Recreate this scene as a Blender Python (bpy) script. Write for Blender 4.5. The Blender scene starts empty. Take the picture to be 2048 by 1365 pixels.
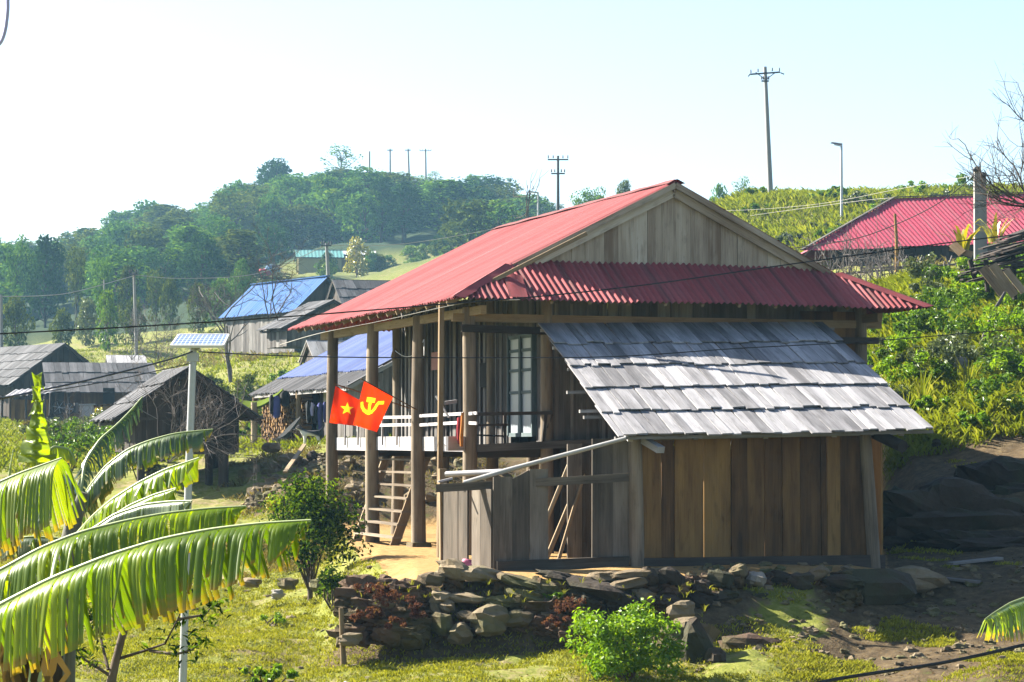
import bpy, math, random
import numpy as np
from mathutils import Vector
random.seed(7); RNG = np.random.default_rng(7)
SC = bpy.context.scene
COL = SC.collection
R = math.radians

# ------------------------------------------------------------------ camera maths
F = 4835.0                      # focal length in pixels of the 2048 px wide photograph
CAMZ = 1.91
TH = math.atan(207.5 / F)
def at(px, py, Y):
    """world point at depth Y on the ray of pixel (px, py) of the photograph"""
    a = (px - 1024.0) / F; b = -(py - 682.5) / F
    c, s = math.cos(TH), math.sin(TH)
    d = np.array([a, c - b * s, s + b * c])
    return np.array([0, 0, CAMZ]) + d * (Y / d[1])
def zat(py, Y): return at(1024, py, Y)[2]

# ------------------------------------------------------------------ noise
def _h(i, j, k):
    n = (i * 374761393 + j * 668265263 + k * 974634777) & 0x7fffffff
    n = ((n ^ (n >> 13)) * 1274126177) & 0x7fffffff
    return ((n ^ (n >> 16)) & 0xffff) / 65535.0
def vnoise(x, y, k=0):
    x = np.asarray(x, float); y = np.asarray(y, float)
    i = np.floor(x).astype(np.int64); j = np.floor(y).astype(np.int64)
    fx = x - i; fy = y - j
    fx = fx * fx * (3 - 2 * fx); fy = fy * fy * (3 - 2 * fy)
    a = _h(i, j, k) * (1 - fx) + _h(i + 1, j, k) * fx
    b = _h(i, j + 1, k) * (1 - fx) + _h(i + 1, j + 1, k) * fx
    return a * (1 - fy) + b * fy - 0.5

# ------------------------------------------------------------------ ground heights
S_ = [-600, 0, 250, 480, 640, 700, 760, 830, 1000, 1300, 1500, 1700, 1770, 1830, 2048, 2500]
def _zrow(d): return np.interp(S_, sorted(d), [d[k] for k in sorted(d)])
ROWS = []
def zrow(Y, d): ROWS.append((Y, _zrow(d)))
def prow(Y, d): ROWS.append((Y, _zrow({k: CAMZ + (890 - v) * Y / F for k, v in d.items()})))
zrow(-60, {0: .1}); zrow(6, {0: .15}); zrow(14, {0: -.5}); zrow(22, {0: -1.45}); zrow(28, {0: -1.75, 1700: -1.6, 2048: -1.3})
zrow(31, {0: -1.55, 640: -1.4, 830: -1.3, 1300: -1.25, 1700: -1.2, 2048: -1.0})
zrow(32.6, {0: -1.45, 640: -1.32, 830: -1.15, 1300: -1.1, 1500: -1.02, 1700: -1.3, 1830: -1.2, 2048: -1.0})
zrow(34.6, {0: -1.32, 640: -1.2, 700: -1.1, 830: -1.0, 1300: -.9, 1500: -.88, 1560: -.95, 1700: -1.22, 1830: -1.18, 2048: -1.08})
zrow(35.5, {0: -1.3, 640: -1.12, 700: -.95, 790: -.6, 830: -.05, 1000: -.02, 1300: -.05, 1500: -.6, 1700: -1.0, 1830: -1.0, 2048: -.92})
zrow(36.8, {0: -1.22, 480: -1.16, 640: -1.06, 700: -.85, 780: -.3, 830: 0, 1300: 0, 1500: -.15, 1700: -.5, 1830: -.62, 2048: -.62})
zrow(38, {0: -1.15, 480: -1.1, 640: -1.0, 700: -.7, 760: -.12, 830: 0, 1500: 0, 1700: -.03, 1830: -.25, 2048: -.3})
zrow(42, {0: -1.0, 480: -.95, 640: -.72, 700: -.15, 760: 0, 1700: 0, 1770: .02, 1830: .1, 2048: .25})
zrow(45, {0: -.85, 480: -.8, 640: -.45, 700: 0, 1700: 0, 1770: .3, 1830: 1.0, 2048: 1.45, 2500: 2})
zrow(50, {0: -.4, 480: -.35, 640: -.1, 700: 0, 1700: .1, 1770: 2.0, 1830: 2.4, 2048: 2.9, 2500: 3.6})
zrow(55.5, {0: 0, 480: .15, 640: .4, 700: .1, 830: 0, 1300: 0, 1700: 2.2, 1770: 3.6, 1830: 4.0, 2048: 4.4, 2500: 5})
zrow(58, {0: .3, 480: .6, 640: 1.1, 700: 1.45, 830: 1.65, 1000: 1.7, 1300: 1.7, 1700: 3.0, 1830: 4.6, 2048: 5.0})
prow(64, {0: 950, 250: 955, 450: 935, 500: 905, 640: 893, 1000: 890, 1300: 800, 1700: 640, 1830: 600, 2048: 590})
prow(75, {0: 905, 250: 915, 450: 905, 500: 893, 640: 890, 1000: 870, 1300: 760, 1700: 590, 1830: 560, 2048: 555})
prow(90, {0: 880, 250: 892, 480: 875, 640: 862, 1000: 820, 1300: 720, 1500: 620, 1700: 565, 1830: 548, 2048: 545})
prow(105, {0: 862, 250: 868, 480: 810, 640: 795, 1000: 750, 1300: 660, 1500: 570, 1700: 540, 2048: 535})
prow(130, {0: 838, 250: 838, 480: 762, 640: 748, 1000: 680, 1300: 570, 1500: 490, 1700: 470, 2048: 466})
prow(150, {0: 825, 250: 822, 480: 722, 640: 712, 1000: 630, 1300: 520, 1500: 425, 1700: 415, 2048: 410})
prow(165, {0: 800, 250: 772, 480: 706, 640: 696, 1000: 590, 1300: 470, 1420: 402, 1500: 390, 1700: 383, 1830: 376, 2048: 372})
prow(190, {0: 740, 250: 716, 480: 690, 640: 672, 1000: 540, 1300: 450, 1500: 430, 2048: 430})
prow(230, {0: 690, 250: 676, 480: 640, 640: 612, 1000: 500, 1300: 450, 1500: 470, 2048: 480})
prow(270, {0: 655, 250: 645, 480: 592, 640: 572, 760: 562, 1000: 488, 1300: 460, 2048: 500})
prow(330, {0: 620, 250: 592, 480: 557, 640: 546, 760: 540, 830: 525, 1000: 480, 1300: 465, 2048: 520})
prow(380, {0: 592, 250: 545, 480: 485, 640: 455, 760: 445, 1000: 465, 1300: 480, 2048: 530})
prow(440, {0: 565, 250: 510, 480: 435, 640: 392, 760: 375, 830: 385, 1000: 430, 1300: 480, 2048: 540})
prow(520, {0: 610, 480: 500, 760: 450, 1300: 560, 2048: 600})
prow(900, {0: 800, 2048: 800})
_RY = np.array([r[0] for r in ROWS], float); _RZ = np.array([r[1] for r in ROWS])
def ground_raw(x, y):
    x = np.asarray(x, float); y = np.asarray(y, float)
    s = 1024 + F * x / np.maximum(y, 25.0)
    si = np.clip(np.interp(s, S_, np.arange(len(S_))), 0, len(S_) - 1.0001)
    yi = np.clip(np.interp(y, _RY, np.arange(len(_RY))), 0, len(_RY) - 1.0001)
    a = si.astype(int); b = yi.astype(int); fa = si - a; fb = yi - b
    return (_RZ[b, a] * (1 - fa) + _RZ[b, a + 1] * fa) * (1 - fb) + (_RZ[b + 1, a] * (1 - fa) + _RZ[b + 1, a + 1] * fa) * fb
def yard_mask(x, y):
    """1 on the trodden yard around the stilt house"""
    s = 1024 + F * np.asarray(x) / np.maximum(y, 25.0)
    m = np.interp(y - np.clip((s - 1350) / 150, 0, 1) * 1.6 * (y < 45), [35.2, 36.2, 55, 56.5], [0, 1, 1, 0])
    left = np.interp(y, [35, 38, 42, 45, 56], [815, 760, 715, 690, 670])
    return m * np.clip((s - left) / 25, 0, 1) * np.clip((1790 - s) / 40, 0, 1)
def ground(x, y):
    x = np.asarray(x, float); y = np.asarray(y, float)
    z = ground_raw(x, y)
    k = 1 - .85 * yard_mask(x, y)
    far = np.clip((y - 60) / 150, 0, 1)
    n = vnoise(x * .45, y * .45, 1) * .30 + vnoise(x * 1.3, y * 1.3, 2) * .16 + vnoise(x * 4, y * 4, 3) * .06
    n = n + far * (vnoise(x * .08, y * .08, 4) * 3.0)
    near = np.clip((y - 24) / 6, .15, 1)
    return z + n * k * near
def gz(x, y): return float(ground(np.array([x]), np.array([y]))[0])
def on_ground(px, Y):
    x = at(px, 890, Y)[0]
    return np.array([x, Y, gz(x, Y)])

# ------------------------------------------------------------------ mesh builder
ORI = {}
class MB:
    def __init__(s): s.V = []; s.F = []; s.U = []; s.R = []; s.n = 0; s.sm = []
    def add(s, v, f, uv=None, rnd=None, smooth=False):
        v = np.asarray(v, float).reshape(-1, 3); m = len(v)
        if uv is None: uv = np.zeros((m, 2))
        if rnd is None: rnd = random.random()
        s.V.append(v); s.U.append(np.asarray(uv, float).reshape(-1, 2)); s.R.append(np.full(m, rnd) if np.isscalar(rnd) else np.asarray(rnd, float))
        f = np.asarray(f, dtype=np.int64) if not isinstance(f, np.ndarray) else f
        s.F.append(f + s.n); s.sm.append(np.full(len(f), smooth)); s.n += m
    # eight corners: bottom four a b c d, top four e f g h
    def hexa(s, p, along=2, rnd=None):
        p = [np.asarray(q, float) for q in p]
        if rnd is None: rnd = random.random()
        o = random.random() * 50; V = []; U = []; Fc = []
        for q in ((0, 3, 2, 1), (4, 5, 6, 7), (0, 1, 5, 4), (1, 2, 6, 5), (2, 3, 7, 6), (3, 0, 4, 7)):
            a, b, c, d = (p[i] for i in q)
            e1 = np.linalg.norm(b - a); e2 = np.linalg.norm(d - a)
            k = len(V); V += [a, b, c, d]; Fc.append((k, k + 1, k + 2, k + 3))
            U += [(o, 0), (o + e1, 0), (o + e1, e2), (o, e2)]
        U = np.array(U)
        if along == 0: U = U[:, ::-1]
        s.add(V, np.array(Fc), U, rnd)
    def bar(s, p0, p1, w, t, up=(0, 0, 1), rnd=None, w1=None):
        """box along p0-p1; w is measured across (sideways), t along `up`"""
        p0 = np.asarray(p0, float); p1 = np.asarray(p1, float); d = p1 - p0; L = np.linalg.norm(d); d = d / L
        up = np.asarray(up, float); x = np.cross(d, up)
        if np.linalg.norm(x) < 1e-4: x = np.cross(d, (1, 0, 0))
        x /= np.linalg.norm(x); y = np.cross(x, d)
        w1 = w if w1 is None else w1
        P = [p0 - x * w / 2 - y * t / 2, p0 + x * w / 2 - y * t / 2, p0 + x * w / 2 + y * t / 2, p0 - x * w / 2 + y * t / 2]
        P += [p1 - x * w1 / 2 - y * t / 2, p1 + x * w1 / 2 - y * t / 2, p1 + x * w1 / 2 + y * t / 2, p1 - x * w1 / 2 + y * t / 2]
        s.hexa(P, 2, rnd)
    def tube(s, pts, rad, n=8, rnd=None, cap=True, wob=0):
        pts = np.asarray(pts, float); m = len(pts)
        rad = np.full(m, rad) if np.isscalar(rad) else np.asarray(rad, float)
        if rnd is None: rnd = random.random()
        V = []; U = []; o = random.random() * 50; L = 0
        tan = np.gradient(pts, axis=0); ref = np.array([0, 0, 1.0])
        if abs(tan[0] @ ref) > .9 * np.linalg.norm(tan[0]): ref = np.array([1.0, 0, 0])
        for i in range(m):
            t = tan[i] / (np.linalg.norm(tan[i]) + 1e-9)
            a = ref - t * (ref @ t); a /= np.linalg.norm(a) + 1e-9; b = np.cross(t, a); ref = a
            if i: L += np.linalg.norm(pts[i] - pts[i - 1])
            for k in range(n + 1):
                q = 2 * math.pi * k / n; r = rad[i] * (1 + wob * math.sin(3 * q + i))
                V.append(pts[i] + (a * math.cos(q) + b * math.sin(q)) * r); U.append((o + q * rad[0], L))
        Fc = [(i * (n + 1) + k, i * (n + 1) + k + 1, (i + 1) * (n + 1) + k + 1, (i + 1) * (n + 1) + k) for i in range(m - 1) for k in range(n)]
        s.add(V, np.array(Fc), U, rnd, True)
        if cap:
            for i, fl in ((0, True), (m - 1, False)):
                idx = [V[i * (n + 1) + k] for k in range(n)]
                cc = np.mean(idx, axis=0)
                s.add(idx + [cc], np.array([((k + 1) % n, k, n, n) if fl else (k, (k + 1) % n, n, n) for k in range(n)])[:, :3], None, rnd)
    def grid(s, P, uv=None, rnd=None, smooth=True):
        """P is (a, b, 3)"""
        a, b = P.shape[:2]
        i = np.arange(a * b).reshape(a, b)
        f = np.stack([i[:-1, :-1], i[:-1, 1:], i[1:, 1:], i[1:, :-1]], -1).reshape(-1, 4)
        if rnd is not None and not np.isscalar(rnd): rnd = np.asarray(rnd).reshape(-1)
        s.add(P.reshape(-1, 3), f, None if uv is None else uv.reshape(-1, 2), rnd, smooth)
    def blob(s, c, r, n=(9, 7), rough=.25, seed=None, rnd=None, flat=1.0, rot=None, smooth=True):
        """lumpy stone or clod"""
        seed = random.randint(0, 9999) if seed is None else seed
        th = np.linspace(0, 2 * np.pi, n[0] + 1); ph = np.linspace(.001, np.pi - .001, n[1])
        T, Pm = np.meshgrid(th, ph)
        d = np.stack([np.cos(T) * np.sin(Pm), np.sin(T) * np.sin(Pm), np.cos(Pm)], -1)
        q = np.sign(d) * np.abs(d) ** .84
        k = 1 + rough * (vnoise(d[..., 0] * 1.7 + seed, d[..., 1] * 1.7 + d[..., 2] * 2.3, seed) * 2 + .8 * vnoise(d[..., 0] * 4 + seed, d[..., 2] * 4 + d[..., 1] * 3, seed + 5) + (.5 * vnoise(d[..., 0] * 9 + seed, d[..., 2] * 9 + d[..., 1] * 7, seed + 9) if n[0] > 11 else 0) + (0.28 * vnoise(d[..., 0] * 22 + seed, d[..., 2] * 22 + d[..., 1] * 15, seed + 2) if n[0] > 40 else 0))
        P = q * k[..., None] * np.asarray(r, float)
        if rot is not None:
            c_, s_ = math.cos(rot[2]), math.sin(rot[2]); P = P @ np.array([[c_, s_, 0], [-s_, c_, 0], [0, 0, 1]])
            c_, s_ = math.cos(rot[1]), math.sin(rot[1]); P = P @ np.array([[c_, 0, -s_], [0, 1, 0], [s_, 0, c_]])
        P[:, -1] = P[:, 0]
        s.grid(P + np.asarray(c, float), np.stack([T, Pm], -1), rnd, smooth)
    def build(s, name, mat, parent=None, origin=None):
        V = np.concatenate(s.V) if s.V else np.zeros((0, 3)); U = np.concatenate(s.U); Rn = np.concatenate(s.R)
        base = ORI.get(parent.name) if parent is not None else np.asarray(origin if origin is not None else (0, 0, 0), float)
        me = bpy.data.meshes.new(name)
        loops = np.concatenate([f.reshape(-1) for f in s.F]); cnt = np.concatenate([np.full(len(f), f.shape[1]) for f in s.F])
        me.vertices.add(len(V)); me.vertices.foreach_set('co', (V - base).reshape(-1).astype(np.float32))
        me.loops.add(len(loops)); me.loops.foreach_set('vertex_index', loops.astype(np.int32))
        me.polygons.add(len(cnt)); st = np.concatenate([[0], np.cumsum(cnt)[:-1]])
        me.polygons.foreach_set('loop_start', st.astype(np.int32)); me.polygons.foreach_set('loop_total', cnt.astype(np.int32))
        me.polygons.foreach_set('use_smooth', np.concatenate(s.sm))
        uvl = me.uv_layers.new(name='UVMap'); uvl.data.foreach_set('uv', U[loops].reshape(-1).astype(np.float32))
        at_ = me.attributes.new('rnd', 'FLOAT', 'POINT'); at_.data.foreach_set('value', Rn.astype(np.float32))
        me.update(calc_edges=True); me.validate()
        if mat is not None: me.materials.append(mat)
        o = bpy.data.objects.new(name, me); COL.objects.link(o)
        if parent is not None: o.parent = parent
        else: o.location = base
        ORI[o.name] = base
        return o

def tag(o, label, cat, group=None, kind=None):
    o['label'] = label; o['category'] = cat
    if group: o['group'] = group
    if kind: o['kind'] = kind
    return o
def thing(name, label, cat, loc, group=None):
    o = bpy.data.objects.new(name, None); COL.objects.link(o); o.location = loc; o.empty_display_size = .2
    ORI[o.name] = np.asarray(loc, float)
    return tag(o, label, cat, group)
def kids(o): return [c for c in bpy.data.objects if c.parent == o]
def dup(root, loc, rotz=0, scale=(1, 1, 1), label=None, ch=None):
    r = root.copy(); COL.objects.link(r); r.location = loc; r.rotation_euler = (0, 0, rotz); r.scale = scale
    if label: r['label'] = label
    for c in (ch if ch is not None else kids(root)):
        d = c.copy(); COL.objects.link(d); d.parent = r
    return r

# ------------------------------------------------------------------ materials
ALB = .55       # the photograph is exposed for the shade: colours a little below textbook values
def sc(c, k=None): return tuple(min(.9, x * (ALB if k is None else k)) for x in c)
class NT:
    def __init__(s, name):
        s.m = bpy.data.materials.new(name); s.m.use_nodes = True; s.t = s.m.node_tree; s.t.nodes.clear()
        s.out = s.t.nodes.new('ShaderNodeOutputMaterial')
    def n(s, typ, **kw):
        x = s.t.nodes.new('ShaderNode' + typ)
        for k, v in kw.items():
            if k in x.inputs: x.inputs[k].default_value = v
            else: setattr(x, k, v)
        return x
    def l(s, a, b): s.t.links.new(a, b)
    def attr(s, nm): return s.n('Attribute', attribute_name=nm).outputs['Fac']
    def noise(s, vec, scale=1, detail=4, rough=.6, sc=None):
        if sc is not None:
            mp = s.n('Mapping'); mp.inputs['Scale'].default_value = sc; s.l(vec, mp.inputs['Vector']); vec = mp.outputs[0]
        x = s.n('TexNoise'); x.inputs['Scale'].default_value = scale; x.inputs['Detail'].default_value = detail; x.inputs['Roughness'].default_value = rough
        s.l(vec, x.inputs['Vector']); return x.outputs['Fac']
    def ramp(s, fac, stops, interp='LINEAR'):
        x = s.n('ValToRGB'); e = x.color_ramp.elements; x.color_ramp.interpolation = interp
        while len(e) < len(stops): e.new(.5)
        for el, (p, c) in zip(e, stops): el.position = p; el.color = (*c, 1)
        s.l(fac, x.inputs[0]); return x.outputs[0]
    def math(s, op, a, b=None, clamp=False):
        x = s.n('Math', operation=op, use_clamp=clamp)
        for i, q in ((0, a), (1, b)):
            if q is None: continue
            if isinstance(q, (int, float)): x.inputs[i].default_value = q
            else: s.l(q, x.inputs[i])
        return x.outputs[0]
    def mix(s, fac, a, b, mode='MIX'):
        x = s.n('MixRGB', blend_type=mode)
        for i, q in ((0, fac), (1, a), (2, b)):
            if isinstance(q, (int, float)): x.inputs[i].default_value = q
            elif isinstance(q, tuple): x.inputs[i].default_value = (*q, 1)
            else: s.l(q, x.inputs[i])
        return x.outputs[0]
    def bump(s, h, strength=.3, dist=.02):
        x = s.n('Bump'); x.inputs['Strength'].default_value = strength; x.inputs['Distance'].default_value = dist
        s.l(h, x.inputs['Height']); return x.outputs[0]
    def pbr(s, col, rough=.8, normal=None, spec=.3, metal=0):
        b = s.n('BsdfPrincipled'); b.inputs['Specular IOR Level'].default_value = spec; b.inputs['Metallic'].default_value = metal
        if isinstance(col, tuple): b.inputs['Base Color'].default_value = (*col, 1)
        else: s.l(col, b.inputs['Base Color'])
        if isinstance(rough, (int, float)): b.inputs['Roughness'].default_value = rough
        else: s.l(rough, b.inputs['Roughness'])
        if normal is not None: s.l(normal, b.inputs['Normal'])
        s.l(b.outputs[0], s.out.inputs[0]); return s.m

def m_wood(name, dark, mid, light, amt=.55, bump=.35):
    dark, mid, light = sc(dark), sc(mid), sc(light)
    t = NT(name); uv = t.n('TexCoord').outputs['UV']; r = t.attr('rnd')
    g = t.noise(uv, 1, 6, .65, (38, 1.1, 1)); big = t.noise(uv, 1, 3, .5, (5, .8, 1))
    stain = t.noise(uv, 1, 4, .6, (9, 2.2, 1))
    f = t.math('ADD', t.math('MULTIPLY', g, .55), t.math('MULTIPLY', r, amt))
    f = t.math('ADD', f, t.math('MULTIPLY', t.math('SUBTRACT', big, .5), .9))
    f = t.math('SUBTRACT', f, .08, True)
    c = t.ramp(f, [(.12, dark), (.5, mid), (.9, light)])
    c = t.mix(t.math('MULTIPLY', t.ramp(stain, [(.55, (0, 0, 0)), (.72, (1, 1, 1))]), .45), c, tuple(x * .55 for x in dark))
    crack = t.noise(uv, 1, 3, .7, (85, .7, 1))
    c = t.mix(t.math('MULTIPLY', t.ramp(crack, [(.34, (1, 1, 1)), (.40, (0, 0, 0))]), .6), c, tuple(x * .3 for x in dark))
    return t.pbr(c, .86, t.bump(g, bump, .012), .2)
def m_sheet(name, c0, c1, grime, rough=.5, amt=.5):
    c0, c1, grime = sc(c0), sc(c1), sc(grime)
    t = NT(name); uv = t.n('TexCoord').outputs['UV']; r = t.attr('rnd')
    n1 = t.noise(uv, 1, 5, .6, (1.3, .35, 1)); n2 = t.noise(uv, 1, 5, .7, (7, .28, 1)); n3 = t.noise(uv, 6, 5, .7); sp = t.n('SeparateXYZ'); t.l(uv, sp.inputs[0])
    seam = t.ramp(t.math('FRACT', t.math('ADD', t.math('DIVIDE', sp.outputs[0], .82), t.math('MULTIPLY', n1, .03))), [(0, (1, 1, 1)), (.08, (0, 0, 0)), (.92, (0, 0, 0)), (1, (1, 1, 1))])
    c = t.mix(t.math('ADD', t.math('MULTIPLY', n1, .7), t.math('MULTIPLY', t.math('SUBTRACT', r, .5), amt), True), c0, c1)
    g = t.math('MAXIMUM', t.math('MULTIPLY', t.ramp(n2, [(.5, (0, 0, 0)), (.7, (1, 1, 1))]), .6), t.math('MULTIPLY', seam, .75))
    n4 = t.noise(uv, 1, 5, .65, (2.6, .22, 1))
    c = t.mix(t.math('MULTIPLY', t.ramp(n4, [(.48, (0, 0, 0)), (.68, (1, 1, 1))]), .40), c, tuple(.5 * x + .5 * sum(c0) / 3 * 1.15 for x in c0))
    c = t.mix(g, c, grime)
    c = t.mix(t.math('MULTIPLY', t.ramp(n3, [(.62, (0, 0, 0)), (.8, (1, 1, 1))]), .5), c, tuple(x * .8 for x in grime))
    ro = t.math('ADD', t.math('MULTIPLY', n2, .3), rough - .15)
    return t.pbr(c, ro, t.bump(n3, .12, .01), .12)
def m_leaf(name, stops, trans=.4, gloss=.12, rough=.45, uvtip=None):
    stops = [(p, sc(c, .62)) for p, c in stops]; uvtip = uvtip and [sc(c, .62) for c in uvtip]
    t = NT(name); r = t.attr('rnd'); geo = t.n('NewGeometry'); pos = geo.outputs['Position']
    n = t.noise(pos, .9, 3, .6)
    f = t.math('ADD', t.math('MULTIPLY', r, .75), t.math('MULTIPLY', n, .3), True)
    c = t.ramp(f, stops)
    if uvtip is not None:
        uv = t.n('TexCoord').outputs['UV']; sp = t.n('SeparateXYZ'); t.l(uv, sp.inputs[0])
        pat = t.noise(uv, 1, 4, .65, (.8, 3, 1)); vein = t.noise(uv, 1, 2, .5, (60, .6, 1)); blot = t.noise(uv, 1, 3, .6, (1.7, 2.0, 1))
        c = t.mix(t.math('MULTIPLY', t.ramp(vein, [(.35, (0, 0, 0)), (.65, (1, 1, 1))]), .55), c, stops[0][1])
        c = t.mix(t.ramp(blot, [(.50, (0, 0, 0)), (.75, (.7, .7, .7))]), c, uvtip[2])
        e = t.math('ADD', sp.outputs[1], t.math('MULTIPLY', t.math('SUBTRACT', pat, .5), 1.0))
        c = t.mix(t.ramp(e, [(.84, (0, 0, 0)), (1.04, (1, 1, 1))]), c, uvtip[0])
        c = t.mix(t.ramp(e, [(1.08, (0, 0, 0)), (1.2, (1, 1, 1))]), c, uvtip[1])
    d = t.n('BsdfDiffuse'); t.l(c, d.inputs[0]); tr = t.n('BsdfTranslucent')
    t.l(t.mix(1.0, c, (1.0, .95, .45), 'MULTIPLY'), tr.inputs[0])
    gl = t.n('BsdfGlossy'); gl.inputs['Roughness'].default_value = rough; gl.inputs[0].default_value = (.85, .9, .8, 1)
    m1 = t.n('MixShader'); m1.inputs[0].default_value = trans; t.l(d.outputs[0], m1.inputs[1]); t.l(tr.outputs[0], m1.inputs[2])
    fr = t.n('LayerWeight'); fr.inputs[0].default_value = .25
    m2 = t.n('MixShader'); t.l(t.math('ADD', t.math('MULTIPLY', fr.outputs[0], gloss * 1.5), gloss * .3), m2.inputs[0])
    t.l(m1.outputs[0], m2.inputs[1]); t.l(gl.outputs[0], m2.inputs[2]); t.l(m2.outputs[0], t.out.inputs[0])
    return t.m
def m_plain(name, c, rough=.7, var=.25, scale=8, spec=.3, metal=0):
    c = sc(c)
    t = NT(name); p = t.n('TexCoord').outputs['Object']; n = t.noise(p, scale, 5, .65)
    c2 = t.mix(n, tuple(x * (1 - var) for x in c), tuple(min(1, x * (1 + var)) for x in c))
    return t.pbr(c2, rough, t.bump(n, .2, .01), spec, metal)
def m_rock(name, c0, c1, moss=None):
    c0, c1 = sc(c0), sc(c1); moss = moss and sc(moss)
    t = NT(name); p = t.n('NewGeometry').outputs['Position']; r = t.attr('rnd')
    n = t.noise(p, 3, 8, .7); n2 = t.noise(p, 12, 6, .7); n3 = t.noise(p, 1.1, 3, .5)
    c = t.mix(t.math('ADD', t.math('MULTIPLY', n, .8), t.math('MULTIPLY', t.math('SUBTRACT', r, .5), .6), True), c0, c1)
    c = t.mix(t.math('MULTIPLY', t.ramp(n2, [(.5, (0, 0, 0)), (.7, (1, 1, 1))]), .4), c, tuple(x * .45 for x in c0))
    if moss: c = t.mix(t.math('MULTIPLY', t.ramp(n3, [(.5, (0, 0, 0)), (.62, (1, 1, 1))]), .6), c, moss)
    return t.pbr(c, .9, t.bump(t.math('ADD', n, t.math('MULTIPLY', n2, .4)), .7, .05), .2)
def set_light(elev, azi_from):
    pass
# ------------------------------------------------------------------ camera, light
cam = bpy.data.cameras.new('camera'); co = bpy.data.objects.new('camera', cam); COL.objects.link(co)
co.location = (0, 0, CAMZ); co.rotation_euler = (math.pi / 2 + TH, 0, 0)
cam.sensor_width = 36; cam.lens = F / 2048 * 36; cam.clip_start = .1; cam.clip_end = 3000
SC.camera = co
SUN_D = np.array([1.272, -.618, -1.0])          # the way the light travels
sun = bpy.data.lights.new('sun', 'SUN'); sun.energy = 5.0; sun.angle = R(.5); sun.color = (1, .93, .80)
so = bpy.data.objects.new('sun', sun); COL.objects.link(so)
so.rotation_euler = Vector(SUN_D).to_track_quat('-Z', 'Y').to_euler(); so.location = (-30, 30, 60)
elev = math.atan2(-SUN_D[2], math.hypot(SUN_D[0], SUN_D[1])); az = math.atan2(-SUN_D[0], -SUN_D[1])   # clockwise from +Y
w = bpy.data.worlds.new('World'); SC.world = w; w.use_nodes = True
nt = w.node_tree; bg = nt.nodes['Background']; sk = nt.nodes.new('ShaderNodeTexSky'); sk.sky_type = 'NISHITA'
sk.sun_disc = False; sk.sun_elevation = elev; sk.sun_rotation = az
sk.altitude = 0; sk.air_density = .9; sk.dust_density = 1.2; sk.ozone_density = 1.0
nt.links.new(sk.outputs[0], bg.inputs[0]); bg.inputs[1].default_value = .05
SC.view_settings.view_transform = 'Standard'; SC.view_settings.look = 'None'; SC.view_settings.exposure = 2.45; SC.view_settings.gamma = 1
SC.render.engine = 'CYCLES'
SC.cycles.use_denoising = True
try: SC.cycles.denoiser = 'OPENIMAGEDENOISE'
except Exception: pass
SC.cycles.max_bounces = 6; SC.cycles.diffuse_bounces = 3; SC.cycles.glossy_bounces = 2; SC.cycles.transmission_bounces = 3; SC.cycles.volume_bounces = 0
SC.cycles.transparent_max_bounces = 4
SC.cycles.caustics_reflective = False; SC.cycles.caustics_refractive = False

# ------------------------------------------------------------------ materials
M = {}
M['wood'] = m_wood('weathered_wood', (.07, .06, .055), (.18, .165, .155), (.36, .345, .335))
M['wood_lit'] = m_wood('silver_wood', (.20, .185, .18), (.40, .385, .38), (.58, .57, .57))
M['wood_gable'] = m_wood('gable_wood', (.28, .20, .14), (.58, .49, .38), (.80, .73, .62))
M['wood_brown'] = m_wood('brown_wood', (.060, .029, .012), (.19, .098, .035), (.38, .22, .07), .7)
M['wood_ochre'] = m_wood('ochre_wood', (.20, .13, .07), (.36, .26, .15), (.52, .42, .28))
M['wood_white'] = m_wood('pale_painted_wood', (.45, .43, .44), (.62, .60, .62), (.75, .73, .75), .3, .15)
M['wood_dark'] = m_wood('dark_wood', (.03, .025, .022), (.07, .055, .045), (.13, .10, .085))  # darkest of the wood tones, one brown for floors, beams and dark walls
M['shake'] = m_wood('wooden_shakes', (.17, .165, .175), (.42, .41, .43), (.70, .69, .72), .5, .5)
M['shake_grey'] = m_wood('old_shakes', (.03, .03, .036), (.075, .075, .085), (.18, .18, .195), .6, .5)
M['post'] = m_wood('log_post', (.16, .12, .085), (.36, .29, .21), (.54, .47, .38), .25, .25)
M['wood_pen'] = m_wood('pen_boards', (.06, .048, .036), (.16, .13, .10), (.33, .285, .235))
M['red'] = m_sheet('red_sheet_metal', (.46, .110, .118), (.27, .058, .064), (.11, .07, .065), .8, .9)
M['red2'] = m_sheet('crimson_sheet_metal', (.54, .075, .13), (.42, .055, .10), (.36, .14, .16), .8, .4)
M['blue'] = m_sheet('blue_sheet_metal', (.085, .13, .34), (.12, .17, .40), (.18, .21, .32), .8, .5)
M['bluefar'] = m_sheet('light_blue_sheet_metal', (.03, .13, .40), (.05, .17, .45), (.14, .2, .33), .8, .4)
M['teal'] = m_sheet('teal_sheet_metal', (.07, .24, .24), (.12, .30, .28), (.2, .3, .3), .8)
M['steel'] = m_plain('galvanised_steel', (.55, .57, .60), .45, .12, 20, .5, .35)
M['white'] = m_plain('white_plastic', (.8, .8, .8), .5, .05)
M['concrete'] = m_plain('pole_concrete', (.36, .35, .34), .85, .2, 6)
M['iron'] = m_plain('dark_iron', (.09, .09, .10), .6, .2)
M['rubber'] = m_plain('black_rubber', (.012, .012, .014), .5, .2)
M['wire_pale'] = m_plain('pale_wire', (.5, .47, .42), .6, .1)
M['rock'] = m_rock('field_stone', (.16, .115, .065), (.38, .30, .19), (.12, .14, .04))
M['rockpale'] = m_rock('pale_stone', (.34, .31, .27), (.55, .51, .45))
M['rockdark'] = m_rock('dark_rock', (.03, .021, .015), (.11, .08, .055), (.06, .07, .03))  # rock colour darkened further to deepen the shade on these rocks
M['earth'] = m_rock('red_earth', (.09, .05, .03), (.26, .165, .10), (.10, .10, .03))
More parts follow.
